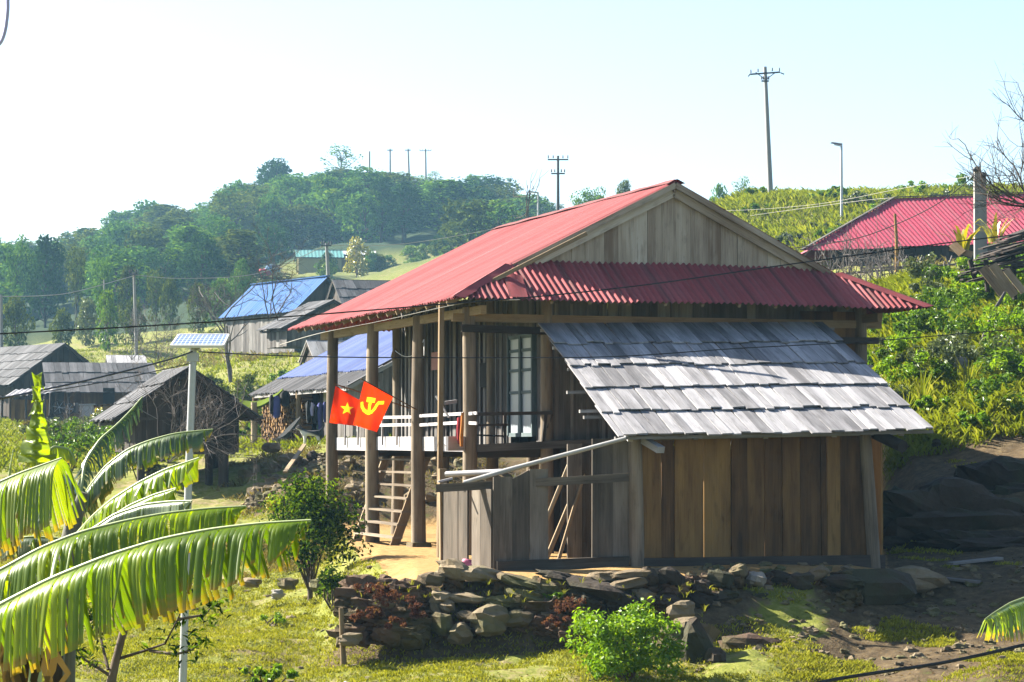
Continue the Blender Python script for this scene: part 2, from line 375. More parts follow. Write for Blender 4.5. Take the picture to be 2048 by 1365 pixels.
M['bark'] = m_wood('bark', (.05, .035, .025), (.12, .085, .06), (.22, .17, .13))
M['barkgrey'] = m_wood('grey_twigs', (.10, .085, .08), (.21, .18, .17), (.34, .30, .29))
M['glasspane'] = m_plain('painted_pane', (.42, .47, .52), .35, .08, 5, .5)
M['frame'] = m_wood('bluish_frame', (.10, .14, .15), (.20, .25, .26), (.32, .36, .37), .3)
M['black'] = m_plain('cloth_and_shade_black', (.015, .013, .012), .9)  # black cloth, also the painted-in dark of openings and log gaps
M['yellowwall'] = m_plain('yellow_plaster', (.46, .39, .16), .9, .1, 2)
M['flagred'] = m_leaf('flag_cloth', [(0, (.95, .045, .004)), (.42, (1.0, .055, .004)), (.55, (1.3, .85, .03)), (1, (1.3, .9, .04))], .45, 0)
M['flagyel'] = m_leaf('flag_gold', [(0, (.9, .6, .02)), (.5, (1.0, .68, .03)), (1, (1.0, .7, .04))], .45, 0)
M['cloth_red'] = m_plain('red_cloth', (.42, .03, .05), .9, .2); M['cloth_orange'] = m_plain('orange_cloth', (.62, .22, .03), .9, .2)
M['cloth_navy'] = m_plain('navy_cloth', (.10, .11, .36), .9, .3); M['cloth_dark'] = m_plain('dark_cloth', (.025, .03, .035), .9, .3)
M['cloth_lilac'] = m_plain('lilac_cloth', (.6, .58, .9), .9, .2); M['cloth_green'] = m_plain('green_cloth', (.05, .13, .10), .9, .2)
M['cloth_blue'] = m_plain('blue_cloth', (.12, .25, .45), .9, .2)
M['pink'] = m_plain('pink_plastic', (.72, .22, .36), .5, .2); M['paper'] = m_plain('pink_paper', (.62, .32, .30), .9, .08, 30)
M['fur_w'] = m_plain('white_fur', (.62, .60, .56), .95, .15, 12); M['fur_b'] = m_plain('black_fur', (.02, .02, .025), .9, .3, 12)
G3 = lambda a, b, c, d: [(.05, a), (.4, b), (.72, c), (1, d)]
M['lf_tree'] = m_leaf('leaf_forest', G3((.026, .085, .028), (.08, .20, .045), (.20, .37, .05), (.42, .54, .075)), .25, .0)
M['lf_dark'] = m_leaf('leaf_dark', G3((.015, .05, .024), (.034, .095, .032), (.07, .15, .034), (.17, .28, .05)), .15, .0)
M['lf_olive'] = m_leaf('leaf_olive', G3((.035, .055, .018), (.070, .105, .028), (.18, .24, .04), (.32, .36, .06)), .25, .0)
M['lf_bush'] = m_leaf('leaf_bush', G3((.026, .075, .010), (.08, .18, .016), (.18, .31, .022), (.36, .46, .03)), .45, .02)
M['lf_bright'] = m_leaf('leaf_bright', G3((.06, .16, .010), (.16, .32, .014), (.30, .48, .020), (.50, .60, .035)), .5, .02)
M['lf_grey'] = m_leaf('leaf_greyish', G3((.06, .09, .045), (.12, .16, .075), (.18, .23, .10), (.27, .30, .14)), .35, .03)
M['lf_red'] = m_leaf('leaf_reddish', G3((.06, .025, .02), (.15, .06, .045), (.28, .13, .09), (.35, .26, .10)), .35, .0)
M['lf_yellow'] = m_leaf('leaf_yellow', G3((.25, .20, .01), (.40, .36, .015), (.55, .50, .02), (.6, .55, .05)), .4)
M['lf_citrus'] = m_leaf('leaf_citrus', G3((.010, .030, .010), (.025, .060, .014), (.17, .29, .018), (.46, .54, .03)), .48, .0)
TIP = ((.40, .28, .03), (.16, .08, .02), (.085, .20, .012))
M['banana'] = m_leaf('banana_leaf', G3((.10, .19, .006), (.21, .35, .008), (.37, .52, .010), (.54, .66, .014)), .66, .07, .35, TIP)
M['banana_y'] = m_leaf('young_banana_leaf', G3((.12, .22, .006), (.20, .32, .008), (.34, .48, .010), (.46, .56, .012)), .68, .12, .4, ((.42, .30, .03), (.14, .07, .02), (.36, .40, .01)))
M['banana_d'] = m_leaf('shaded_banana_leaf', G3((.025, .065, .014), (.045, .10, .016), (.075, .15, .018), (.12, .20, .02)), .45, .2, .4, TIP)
M['midrib'] = m_plain('leaf_midrib', (.42, .50, .22), .45, .12, 10)
M['deadleaf'] = m_leaf('dry_leaf', G3((.05, .03, .015), (.11, .07, .03), (.19, .13, .06), (.28, .20, .10)), .3, .0)
M['stem'] = m_wood('banana_stem', (.07, .07, .06), (.16, .16, .14), (.27, .27, .22))
M['grass'] = m_leaf('grass_blade', G3((.14, .16, .016), (.27, .29, .026), (.42, .42, .05), (.60, .54, .18)), .4, .0)
M['grasslong'] = m_leaf('long_grass', G3((.085, .13, .012), (.19, .24, .018), (.29, .33, .028), (.40, .38, .10)), .45, .0)
M['strawgrass'] = m_leaf('straw_grass', G3((.12, .10, .04), (.20, .165, .065), (.28, .23, .09), (.36, .30, .13)), .3, .0)

# ground material: grass, yellow yard dirt and red earth by painted zones
def ground_mat():
    t = NT('ground_soil'); p = t.n('NewGeometry').outputs['Position']; y = t.attr('yard'); e = t.attr('earth')
    n = t.noise(p, .8, 6, .65); n2 = t.noise(p, 6, 6, .7); n3 = t.noise(p, 30, 4, .7)
    gr = t.ramp(n2, [(.25, sc((.10, .125, .018))), (.5, sc((.24, .26, .045))), (.75, sc((.40, .39, .11)))])
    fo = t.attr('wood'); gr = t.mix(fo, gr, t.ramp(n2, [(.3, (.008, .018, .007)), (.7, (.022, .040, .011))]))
    dirt = t.ramp(n2, [(.25, sc((.30, .17, .06))), (.5, sc((.47, .29, .11))), (.8, sc((.60, .42, .20)))])
    red = t.ramp(n2, [(.25, sc((.05, .036, .020))), (.5, sc((.125, .088, .048))), (.8, sc((.25, .19, .10)))])
    bare = t.ramp(n2, [(.3, sc((.20, .15, .07))), (.7, sc((.38, .30, .17)))])
    pz = t.math('ADD', t.math('MULTIPLY', n, .7), t.math('MULTIPLY', n2, .5))
    c = t.mix(t.math('MULTIPLY', t.ramp(pz, [(.60, (0, 0, 0)), (.74, (1, 1, 1))]), t.math('SUBTRACT', 1.0, fo)), gr, bare)
    ee = t.math('ADD', e, t.math('MULTIPLY', t.math('SUBTRACT', n2, .5), .9))
    c = t.mix(t.ramp(ee, [(.4, (0, 0, 0)), (.6, (1, 1, 1))]), c, red)
    yy = t.math('ADD', y, t.math('MULTIPLY', t.math('SUBTRACT', n2, .5), .5))
    c = t.mix(t.ramp(yy, [(.4, (0, 0, 0)), (.6, (1, 1, 1))]), c, dirt)
    return t.pbr(c, .95, t.bump(t.math('ADD', n2, t.math('MULTIPLY', n3, .5)), .6, .06), .1)
M['ground'] = ground_mat()

# ------------------------------------------------------------------ ground sheet
ys = np.concatenate([np.linspace(-60, 26, 30), np.arange(26.4, 47, .14), np.arange(47, 70, .3), np.arange(70, 170, 1.0), np.arange(172, 460, 3.5), np.linspace(470, 900, 30)])
ss = np.concatenate([np.linspace(-6000, -300, 24), np.arange(-250, 2300, 9.0), np.linspace(2350, 8000, 24)])
Yg, Sg = np.meshgrid(ys, ss, indexing='ij')
Xg = (Sg - 1024) / F * np.maximum(Yg, 25)
Zg = ground(Xg, Yg)
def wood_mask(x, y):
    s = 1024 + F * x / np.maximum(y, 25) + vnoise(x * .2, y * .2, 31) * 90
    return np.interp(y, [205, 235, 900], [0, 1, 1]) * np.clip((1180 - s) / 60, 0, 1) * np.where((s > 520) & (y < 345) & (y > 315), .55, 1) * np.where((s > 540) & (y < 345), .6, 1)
def earth_mask(x, y):
    s = 1024 + F * x / np.maximum(y, 25); nz = vnoise(x * .9, y * .9, 21) * .9 + vnoise(x * 2.6, y * 2.6, 22) * .5
    s = s + nz * 90; y = y + nz * .5
    m = np.clip((y - 34.3) / .3, 0, 1) * np.clip((36.4 - y) / .4, 0, 1) * np.clip((s - 650) / 50, 0, 1) * np.clip((1560 - s) / 120, 0, 1) * .95
    m = np.maximum(m, np.interp(y, [54.8, 55.4, 59, 60], [0, .62, .62, 0]) * np.clip((s - 470) / 40, 0, 1) * np.clip((1300 - s) / 40, 0, 1))
    m = np.maximum(m, np.interp(y, [38, 40, 46.4, 49, 52], [0, .95, .95, .45, 0]) * np.clip((s - 1740) / 60, 0, 1))
    m = np.maximum(m, np.interp(y, [27, 29, 33.5, 36, 37], [0, .55, .75, .8, .7]) * np.clip((s - 1560) / 100, 0, 1) * (y < 45))
    m = np.maximum(m, np.interp(y, [34.6, 36, 40, 42, 43], [0, .65, .65, .7, 0]) * np.clip((s - 1700) / 80, 0, 1))
    m = np.maximum(m, np.interp(y, [108, 112, 124, 128], [0, .75, .75, 0]) * np.clip((s - 40) / 40, 0, 1) * np.clip((330 - s) / 40, 0, 1))
    return m
gm = MB(); gm.grid(np.stack([Xg, Yg, Zg], -1), np.stack([Xg, Yg], -1), 0.0)
go = gm.build('ground', M['ground']); go['kind'] = 'structure'
for nm, fn in (('yard', yard_mask), ('earth', earth_mask), ('wood', wood_mask)):
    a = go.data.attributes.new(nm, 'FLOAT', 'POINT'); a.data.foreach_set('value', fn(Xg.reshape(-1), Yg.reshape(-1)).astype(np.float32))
# ------------------------------------------------------------------ the stilt house: local frame u (along the gable), v (back), z
YAW = R(19.0)
HO = np.array([-.757, 42.0, 0])
Uv = np.array([math.cos(YAW), math.sin(YAW), 0]); Vv = np.array([-math.sin(YAW), math.cos(YAW), 0]); Zv = np.array([0, 0, 1.0])
def H(u, v, z): return HO + Uv * u + Vv * v + Zv * z
def u_at(px, v):   # u of the point on line v seen at column px
    k = (px - 1024) / F; P = HO + Vv * v
    return (k * P[1] - P[0]) / (Uv[0] - k * Uv[1])
def v_at(px, u):
    k = (px - 1024) / F; P = HO + Uv * u
    return (k * P[1] - P[0]) / (Vv[0] - k * Vv[1])
rj = lambda a: random.uniform(-a, a)

def planks(mb, fr, p0, p1, z0, z1, edges, th=.025, nrm=None, gap=.006, jz=.02, jd=.008, fn=None):
    """vertical boards; p0->p1 in plan (world xy), z0/z1 numbers or functions of the distance along; edges = cumulative widths"""
    p0 = np.asarray(p0, float)[:2]; p1 = np.asarray(p1, float)[:2]; d = p1 - p0; L = np.linalg.norm(d); d /= L
    n = np.array([d[1], -d[0]]) if nrm is None else nrm
    f0 = z0 if callable(z0) else (lambda s: z0); f1 = z1 if callable(z1) else (lambda s: z1)
    for a, b in zip(edges[:-1], edges[1:]):
        g = gap * random.uniform(.4, 1.6); a += g / 2; b -= g / 2; o = rj(jd); lean = rj(.008)
        q0 = rj(jz); q1 = rj(jz)
        P = []
        for z, sh in ((0, 0), (1, lean)):
            for s, dd in ((a, 0), (b, 0), (b, th), (a, th)):
                s2 = s + sh
                xy = p0 + d * s2 + n * (o + th / 2 - dd)
                zz = f0(s) + q0 if z == 0 else f1(s2) + q1
                P.append((xy[0], xy[1], zz))
        mb.hexa(P, 2)
def cuts(L, w, j=.3):
    e = [0.0]
    while e[-1] < L - w * .6: e.append(e[-1] + w * random.uniform(1 - j, 1 + j))
    e = np.array(e) * (L / e[-1]); return list(e)

def sheet(mb, P0, S, T, s0, s1, lo, hi, pitch=.1, amp=.016, nt=8, spp=8, panel=.82, sag=.02, edge=.025):
    """corrugated sheet metal: ribs run along T"""
    S = np.asarray(S, float); T = np.asarray(T, float); N = np.cross(S, T); N /= np.linalg.norm(N)
    if N[2] < 0: N = -N
    m = max(3, int((s1 - s0) / pitch * spp)); s = np.linspace(s0, s1, m)
    pid = np.floor((s - s0) / panel).astype(int)
    l = np.array([lo(x) for x in s]); h = np.array([hi(x) for x in s])
    l = l + (_h(pid, 3, 1) - .5) * edge * 2 + amp * .3 * np.sin(s * 57)
    k = np.linspace(0, 1, nt)[None, :]
    t = l[:, None] * (1 - k) + np.maximum(h, l + .001)[:, None] * k
    ph = 2 * np.pi * s / pitch
    prof = amp * np.sin(ph)[:, None] + .010 * (_h(pid, 7, 2) - .5)[:, None] + sag * vnoise(s[:, None] * .7 + t * .2, t * .6 + 5, 9) 
    P = np.asarray(P0, float) + s[:, None, None] * S + t[..., None] * T + prof[..., None] * N
    rn = np.broadcast_to((_h(pid, 5, 4))[:, None], t.shape)
    mb.grid(P, np.stack(np.broadcast_arrays(s[:, None], t), -1), rn)

def shakes(mb, P0, S, T, Ls, Lt, rows, w=.26, th=.016, over=1.35, ju=.05, skip=0, rag=.06):
    """courses of split boards; S along the eave, T up the slope (units per metre)"""
    S = np.asarray(S, float); T = np.asarray(T, float); N = np.cross(S, T); N /= np.linalg.norm(N)
    if N[2] < 0: N = -N
    st = Lt / rows
    for r in range(rows):
        e = cuts(Ls, w, .45); base = r * st
        for a, b in zip(e[:-1], e[1:]):
            if random.random() < skip: continue
            a += .004; b -= .006; t0 = base - abs(rj(rag)) - (.04 if random.random() < .15 else 0); t1 = min(base + st * over, Lt + .03)
            lift = .026 + .022 * random.random(); sk = rj(.02)
            P = []
            for dz in (0, th):
                for ss_, tt in ((a, t0), (b, t0 + rj(.015)), (b + sk, t1), (a + sk, t1)):
                    off = dz + (lift + .03 * (r % 2) * 0 if tt < base + .2 else -.012) + rj(.003)
                    P.append(np.asarray(P0) + S * ss_ + T * tt + N * off)
            mb.hexa([P[0], P[1], P[2], P[3], P[4], P[5], P[6], P[7]], 2)

house = thing('stilt_house', 'large grey plank stilt house with faded red corrugated roof and open veranda', 'house', H(0, 0, 0))
EU0, EU1, EV0, EV1 = -.67, 8.36, -1.30, 10.5
EZ, SL, SK = 4.37, .50, .60
RU = (EU0 + EU1) / 2; RZ = EZ + SL * (RU - EU0)
GV0, GV1 = -.17, 9.75
def hip_hi(v, side=0):
    if v < GV0: return min(RU, EU0 + SK / SL * (v - EV0))
    if v > GV1: return min(RU, EU0 + SK / SL * (EV1 - v) * 1.0 + .0)
    return RU
mb = MB()
sheet(mb, H(0, 0, EZ) - Uv * 0, Vv, Uv + Zv * SL, EV0, EV1, lambda v: EU0, lambda v: hip_hi(v), nt=14, pitch=.14, amp=.02)
# T is measured as u, so shift heights: z = EZ + SL*(u-EU0)
for a in mb.V: a[:, 2] += -SL * EU0
roof = mb.build('roof', M['red'], house)
mb = MB()
sheet(mb, H(EU0 + EU1, 0, EZ - SL * EU0), Vv, -Uv + Zv * SL, EV0, EV1, lambda v: EU0, lambda v: hip_hi(v), nt=10, pitch=.125, amp=.013)
mb.build('roof_slope', M['red'], house)
mb = MB()
sheet(mb, H(0, EV0, EZ), Uv, Vv + Zv * SK, EU0, EU1, lambda u: 0.0,
      lambda u: max(.01, min(1.30, (u - EU0) * SL / SK, (EU1 - u) * SL / SK)), nt=6, pitch=.115, amp=.022, sag=.015, edge=.02)
mb.build('skirt_roof', M['red'], house)
mb = MB()
sheet(mb, H(0, EV1, EZ), Uv, -Vv + Zv * SK, EU0, EU1, lambda u: 0.0,
      lambda u: max(.01, min(.85, (u - EU0) * SL / SK, (EU1 - u) * SL / SK)), nt=5, pitch=.115, amp=.022, sag=.015)
mb.build('skirt_roof', M['red'], house)
# folded ridge cap and bent hip flashing
mb = MB()
for s in (-1, 1):
    v_ = np.linspace(GV0 - .03, GV1 + .05, 24)
    P = np.array([[H(RU + s * .02, v, RZ + .035 + .006 * math.sin(v * 5)), H(RU + s * .17, v, RZ - .045 + .008 * math.sin(v * 3 + s))] for v in v_])
    mb.grid(P, None, .5)
mb.build('ridge_cap', M['red'], roof)
mb = MB()
def flash(u0, sgn):
    for k in range(2):
        n = 7; P = []
        for i in range(n):
            f = i / (n - 1); uu = EU0 - .03 + f * 1.30; vv = EV0 - .02 + f * (1.30 * SL / SK)
            z = EZ + SL * (uu - EU0) + .045
            u_ = uu if sgn > 0 else EU0 + EU1 - uu
            w_ = .20 + .06 * math.sin(i * 2.1)
            if k == 0: q = H(u_ - sgn * 0, vv + w_ , z + SL * .0 + .01 * math.sin(i * 3))
            else: q = H(u_ + sgn * w_ , vv, z - .02 + .02 * math.sin(i * 2))
            P.append([H(u_, vv, z + .015), q])
        mb.grid(np.array(P), np.array([[(0, i * .2), (.2, i * .2)] for i in range(n)]), .35 + .2 * k)
flash(0, 1); mb.build('hip_flashing', M['red'], roof); mb = MB(); flash(0, -1); mb.build('hip_flashing', M['red'], roof); mb = MB()
# the crumpled plate by the near hip
P = np.array([[H(.30 + .34 * a + .16 * b, EV0 + .80 * b - .02, EZ + SK * .80 * b + .035 + .03 * math.sin(a * 5) * b) for b in np.linspace(0.02, .95, 6)] for a in np.linspace(0, 1, 6)])
mb.grid(P, np.array([[(a * .3, b * .6) for b in range(6)] for a in range(6)]) * .2, .75)
mb.build('patch_plate', M['red'], roof)
# gable
gz0 = EZ + SK * (0 - EV0) - .10
mb = MB(); ug = [u_at(p, .02) for p in (1088, 1118, 1143, 1170, 1208, 1236, 1262, 1295, 1324, 1352, 1382, 1414, 1443, 1475, 1508, 1536, 1562, 1588, 1612, 1640)]
e0 = H(ug[0], .02, 0)
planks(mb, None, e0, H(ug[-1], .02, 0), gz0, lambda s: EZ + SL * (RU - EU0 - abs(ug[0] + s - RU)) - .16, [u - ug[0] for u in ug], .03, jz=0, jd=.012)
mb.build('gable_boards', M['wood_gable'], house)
mb = MB()
for sgn in (-1, 1):
    for dv, dz, w_, t_ in ((GV0 + .02, -.075, .10, .035), (-.06, -.20, .15, .04)):
        ue = RU + sgn * (3.2 if dv < -.1 else 3.1)
        a = H(ue, dv, EZ + SL * (RU - EU0 - abs(ue - RU)) + dz); b = H(RU, dv, RZ + dz)
        mb.bar(a, b, t_, w_, up=Zv)
mb.bar(H(RU, -.1, RZ - .2), H(RU, -.1, RZ - .02), .05, .05, up=Vv)
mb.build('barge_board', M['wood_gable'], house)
# posts: (u, v, radius, z0)
for (u, v, r, z0, z1) in ((0, 0, .125, 0, 4.30), (0, v_at(838, 0), .125, .09, 4.30), (0, v_at(746, 0), .13, 0, 4.30), (0, v_at(666, 0), .125, -.35, 4.30),
                      (1.46, 9.43, .12, 0, 4.7), (1.46, 0.02, .11, 0, 4.6), (1.46, 3.1, .11, 0, 4.7), (1.46, 6.2, .11, 0, 4.7), (7.58, 0, .13, 0, 4.6), (7.58, 9.4, .13, 0, 4.6), (4.5, 9.4, .13, 0, 4.6), (4.5, 4.7, .12, 0, 1.9)):
    mb = MB(); k = np.linspace(0, 1, 7)
    ofs = np.array([rj(.03), rj(.03), 0])
    pts = [H(u, v, z0 - .1 + (z1 - z0 + .1) * q) + ofs * math.sin(q * 3.1) + np.array([.05 * (q - .5) * 0, 0, 0]) for q in k]
    mb.tube(pts, [r * (1.1 - .22 * q) for q in k], 12, wob=.03)
    mb.build('post', M['post'], house)
mb = MB(); mb.hexa([H(-.19, v_at(838, 0) - .2, -.03), H(.2, v_at(838, 0) - .21, -.03), H(.21, v_at(838, 0) + .2, -.03), H(-.2, v_at(838, 0) + .19, -.03),
                    H(-.17, v_at(838, 0) - .18, .11), H(.18, v_at(838, 0) - .19, .11), H(.18, v_at(838, 0) + .18, .11), H(-.18, v_at(838, 0) + .17, .11)])
mb.build('footing_stone', M['rock'], house)
mb = MB(); mb.bar(H(-.72, -.62, -.03), H(-.69, -.62, 4.33), .08, .08, up=Vv); mb.build('post', M['wood_ochre'], house)
# plates, tie beams, rafters
mb = MB()
mb.bar(H(.03, -.75, 4.22), H(.03, 10.2, 4.22), .10, .15); mb.bar(H(7.6, -.75, 4.22), H(7.6, 10.2, 4.22), .10, .15)
mb.bar(H(-.3, 0, 4.12), H(8.0, 0, 4.12), .10, .14, up=Zv)
mb.build('wall_plate', M['wood_ochre'], house)
mb = MB()
for v in np.arange(-.7, 10.3, .62):
    mb.bar(H(EU0 + .06, v, EZ - .06), H(EU0 + 2.6, v, EZ - .06 + SL * 2.55), .05, .07)
for u in np.arange(1.1, 7, .7): mb.bar(H(u, EV0 + .07, EZ - .03), H(u, -.03, EZ - .07 + SK * 1.2), .05, .06)
mb.build('rafters', M['wood_ochre'], house)
mb = MB(); mb.bar(H(-.16, -.10, 3.93), H(1.62, -.10, 3.90), .06, .13); mb.build('tie_beam', M['wood_dark'], house)
mb = MB(); mb.bar(H(6.9, -.06, 3.82), H(7.86, -.16, 3.82), .1, .12); mb.build('tie_beam', M['wood_dark'], house)
# floor
mb = MB()
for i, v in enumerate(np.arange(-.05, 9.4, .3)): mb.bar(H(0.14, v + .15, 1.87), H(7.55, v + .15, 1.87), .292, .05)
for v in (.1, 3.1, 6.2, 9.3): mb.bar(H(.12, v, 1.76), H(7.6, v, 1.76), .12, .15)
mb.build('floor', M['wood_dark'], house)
mb = MB(); 
vv = [0.14, v_at(838, 0) , v_at(746, 0), v_at(666, 0)]
for a, b, z in zip(vv[:-1], vv[1:], (1.92, 1.93, 1.92)): mb.bar(H(.06, a, z), H(.06, b, z + .01), .05, .26, up=Zv)
mb.build('floor_beam', M['wood_white'], house); mb = MB()
mb.bar(H(-.50, -.35, 1.93), H(.02, .05, 1.93), .05, .25)
mb.build('floor_beam', M['wood_white'], house)
mb = MB(); mb.bar(H(.12, -.10, 1.85), H(3.1, -.14, 1.98), .07, .13, up=Zv); mb.build('floor_beam', M['wood'], house)
# veranda railing
mb = MB()
for z, dz in ((2.44, .0), (2.29, .0)):
    for a, b in ((.2, vv[1] - .02), (vv[1] + .05, vv[2] - .1), (-.55, .1)):
        mb.bar(H(-.02, a, z + rj(.015)), H(-.02, b, z + rj(.02)), .03, .055)
for v in (1.6, 2.95, 4.4, 5.4, 7.2, 8.2): mb.bar(H(-.01, v, 1.9), H(-.01, v + rj(.04), 2.44), .035, .03, up=Vv)
mb.bar(H(-.62, -.6, 2.62), H(-.25, -.1, 2.66), .03, .06); mb.bar(H(-.45, -.3, 2.38), H(-.62, -.1, 2.75), .03, .03)
mb.build('railing', M['wood_white'], house)
mb = MB()
mb.bar(H(.12, -.06, 2.44), H(1.52, -.10, 2.47), .06, .06); mb.bar(H(1.40, -.08, 2.45), H(1.34, -.08, 1.95), .05, .06, up=Vv); mb.bar(H(1.52, -.08, 2.44), H(1.42, -.08, 2.2), .03, .04, up=Vv)
mb.bar(H(.13, .1, 2.25), H(.75, .1, 2.26), .2, .04); mb.bar(H(.7, .1, 1.9), H(.7, .1, 2.44), .05, .05, up=Vv); mb.bar(H(.15, .1, 2.08), H(.72, .1, 2.06), .03, .03)
mb.build('railing', M['wood_dark'], house)
# walls
mb = MB(); UW = 1.52
W0, W1 = v_at(1072, UW), v_at(1024, UW)     # window between
L = 9.43
def wall_top(s): return 4.45
e = cuts(W0, .16); planks(mb, None, H(UW, 0, 0), H(UW, W0, 0), 1.88, 4.75, e, .03, nrm=-Uv[:2], jd=.02)
e = cuts(9.43 - W1, .155); planks(mb, None, H(UW, W1, 0), H(UW, 9.43, 0), 1.88, 4.75, e, .03, nrm=-Uv[:2], jd=.02)
planks(mb, None, H(UW, W0, 0), H(UW, W1, 0), 3.87, 4.75, cuts(W1 - W0, .2), .03, nrm=-Uv[:2])
for s in np.arange(W1 + .15, 9.4, .31): mb.bar(H(UW - .03, s, 1.9), H(UW - .03, s + rj(.01), 4.6), .02, .05, up=Uv)
e = cuts(7.58 - UW, .21); planks(mb, None, H(UW, .03, 0), H(7.58, .03, 0), 1.95, 4.95, e, .03, jd=.012)
for uu in np.arange(UW + .1, 3.6, .3): mb.bar(H(uu, 0, 2.0), H(uu + rj(.01), 0, 4.4), .05, .02, up=Vv)
e = cuts(9.4, .3); planks(mb, None, H(7.6, 0, 0), H(7.6, 9.4, 0), 1.9, 4.8, e, .03)
planks(mb, None, H(UW, 9.42, 0), H(7.6, 9.42, 0), 1.9, 4.9, cuts(6.08, .3), .03)
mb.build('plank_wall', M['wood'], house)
mb = MB(); ua = u_at(1600, .0)
planks(mb, None, H(ua, -.012, 0), H(7.5, -.012, 0), 2.6, 4.35, [0, .30, .66, .93, 1.2, 7.5 - ua], .02, jd=.006, jz=0)
mb.build('wall_boards', M['wood_brown'], house)
# undercroft boards behind the fence
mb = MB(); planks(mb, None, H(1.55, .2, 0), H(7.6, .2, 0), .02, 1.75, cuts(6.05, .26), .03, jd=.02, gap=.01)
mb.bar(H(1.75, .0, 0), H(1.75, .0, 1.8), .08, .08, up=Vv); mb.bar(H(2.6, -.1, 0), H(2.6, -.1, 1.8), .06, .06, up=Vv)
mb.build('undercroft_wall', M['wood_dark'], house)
# shuttered window on the veranda side
win = MB(); x = UW - .045
for v in (W0, (W0 + W1) / 2, W1): win.bar(H(x, v, 2.08), H(x, v, 3.88), .06 if v != (W0 + W1) / 2 else .10, .09, up=Uv)
for z in (2.09, 3.87): win.bar(H(x, W0, z), H(x, W1, z), .06, .07)
for z in (2.86, 3.26, 3.62):
    win.bar(H(x, W0, z), H(x, W1, z), .05, .055)
wo = win.build('window', M['frame'], house)
mb = MB()
for a, b in ((W0, (W0 + W1) / 2), ((W0 + W1) / 2, W1)):
    mb.hexa([H(x, a + .04, 2.12), H(x, b - .04, 2.12), H(x + .02, b - .04, 2.12), H(x + .02, a + .04, 2.12), H(x, a + .04, 3.84), H(x, b - .04, 3.84), H(x + .02, b - .04, 3.84), H(x + .02, a + .04, 3.84)])
mb.build('pane', M['glasspane'], wo)
mb = MB(); va = v_at(975, UW)
mb.hexa([H(UW - .09, va - .2, 3.0), H(UW - .09, va + .2, 3.0), H(UW, va + .2, 3.0), H(UW, va - .2, 3.0), H(UW - .09, va - .2, 3.46), H(UW - .09, va + .2, 3.46), H(UW, va + .2, 3.46), H(UW, va - .2, 3.46)])
mb.build('dark_opening', M['black'], house)  # black box, the dark of a window opening put into its colour
# paper notice
mb = MB(); va = v_at(876, UW); 
mb.hexa([H(UW - .065, va + .25, 3.42), H(UW - .065, va - .25, 3.42), H(UW - .06, va - .25, 3.42), H(UW - .06, va + .25, 3.42), H(UW - .065, va + .25, 3.78), H(UW - .065, va - .25, 3.78), H(UW - .06, va - .25, 3.78), H(UW - .06, va + .25, 3.78)])
tag(mb.build('paper_notice', M['paper'], None, H(UW, va, 3.4)), 'faded pink paper notice on the plank wall of the red roofed house', 'notice')
# lamp under the eave with a white flex
mb = MB(); vl = v_at(790, .9); pl_ = H(.9, vl, 3.72)
mb.tube([pl_ + Zv * .16, pl_ + Zv * .1, pl_, pl_ - Zv * .06], [.02, .06, .09, .05], 10)
q0 = pl_ + Zv * .12; q1 = H(.0, v_at(848, 0), 3.85)
hl = thing('hanging_lamp', 'small shaded lamp hung under the veranda eave on white flex', 'lamp', pl_)
mb.build('lamp_shade', M['wood_ochre'], hl)
mb = MB(); kk = np.linspace(0, 1, 14); mb.tube([q0 * (1 - k) + q1 * k - Zv * .28 * 4 * k * (1 - k) * (.6 + .4 * k) for k in kk] + [q1 - Zv * .3], .008, 5)
mb.build('flex', M['white'], hl)

# ------------------------------------------------------------------ stairs below the veranda
st = thing('wooden_stairs', 'open wooden stairs of thin treads rising under the veranda', 'stairs', H(-.2, 5, 0))
va, vb = 3.75, 6.4
for v in (va, vb):
    mb = MB()
    mb.bar(H(-.25, v, 0.0), H(.40, v, 1.75), .05, .17, up=Uv); mb.build('stringer', M['wood_ochre'], st)
for i in range(7):
    f = (i + .6) / 7.2; mb = MB()
    mb.bar(H(-.25 + .65 * f, va - .05, .02 + 1.75 * f), H(-.25 + .65 * f, vb + .05, .02 + 1.75 * f), .2, .035); mb.build('tread', M['post'], st)

# ------------------------------------------------------------------ flags
def flag(name, label, c4, pole, emblem, pole_r=.011):
    """c4: upper hoist, upper fly.. as four world points (A top-left, B top-right, C bottom-right, D bottom-left)"""
    A, B, C_, D = c4; f = thing(name, label, 'flag', pole[0])
    n = np.cross(B - A, D - A); n /= np.linalg.norm(n); n = n if n[1] < 0 else -n
    def Q(a, b, off=0): return (A * (1 - a) + B * a) * (1 - b) + (D * (1 - a) + C_ * a) * b + n * (off + .045 * math.sin(4.2 * a + 2.2 * b + .6) * (.3 + b) + .020 * math.sin(11 * a - 4 * b) * (.4 + .6 * b))
    def inside(x, y, poly):
        r = False; m = len(poly)
        for i in range(m):
            (x1, y1), (x2, y2) = poly[i], poly[(i + 1) % m]
            if (y1 > y) != (y2 > y) and x < (x2 - x1) * (y - y1) / (y2 - y1) + x1: r = not r
        return r
    mb = MB(); g = np.linspace(0, 1, 110)
    mb.grid(np.array([[Q(a, b) for b in g] for a in g]), None, np.array([[float(any(inside(a, b, p_) for p_ in emblem)) for b in g] for a in g])); mb.build('flag_cloth', M['flagred'], f)
    mb = MB(); mb.tube([pole[0], pole[1]], pole_r, 6); mb.build('flag_pole', M['wood_brown'], f)
    return f
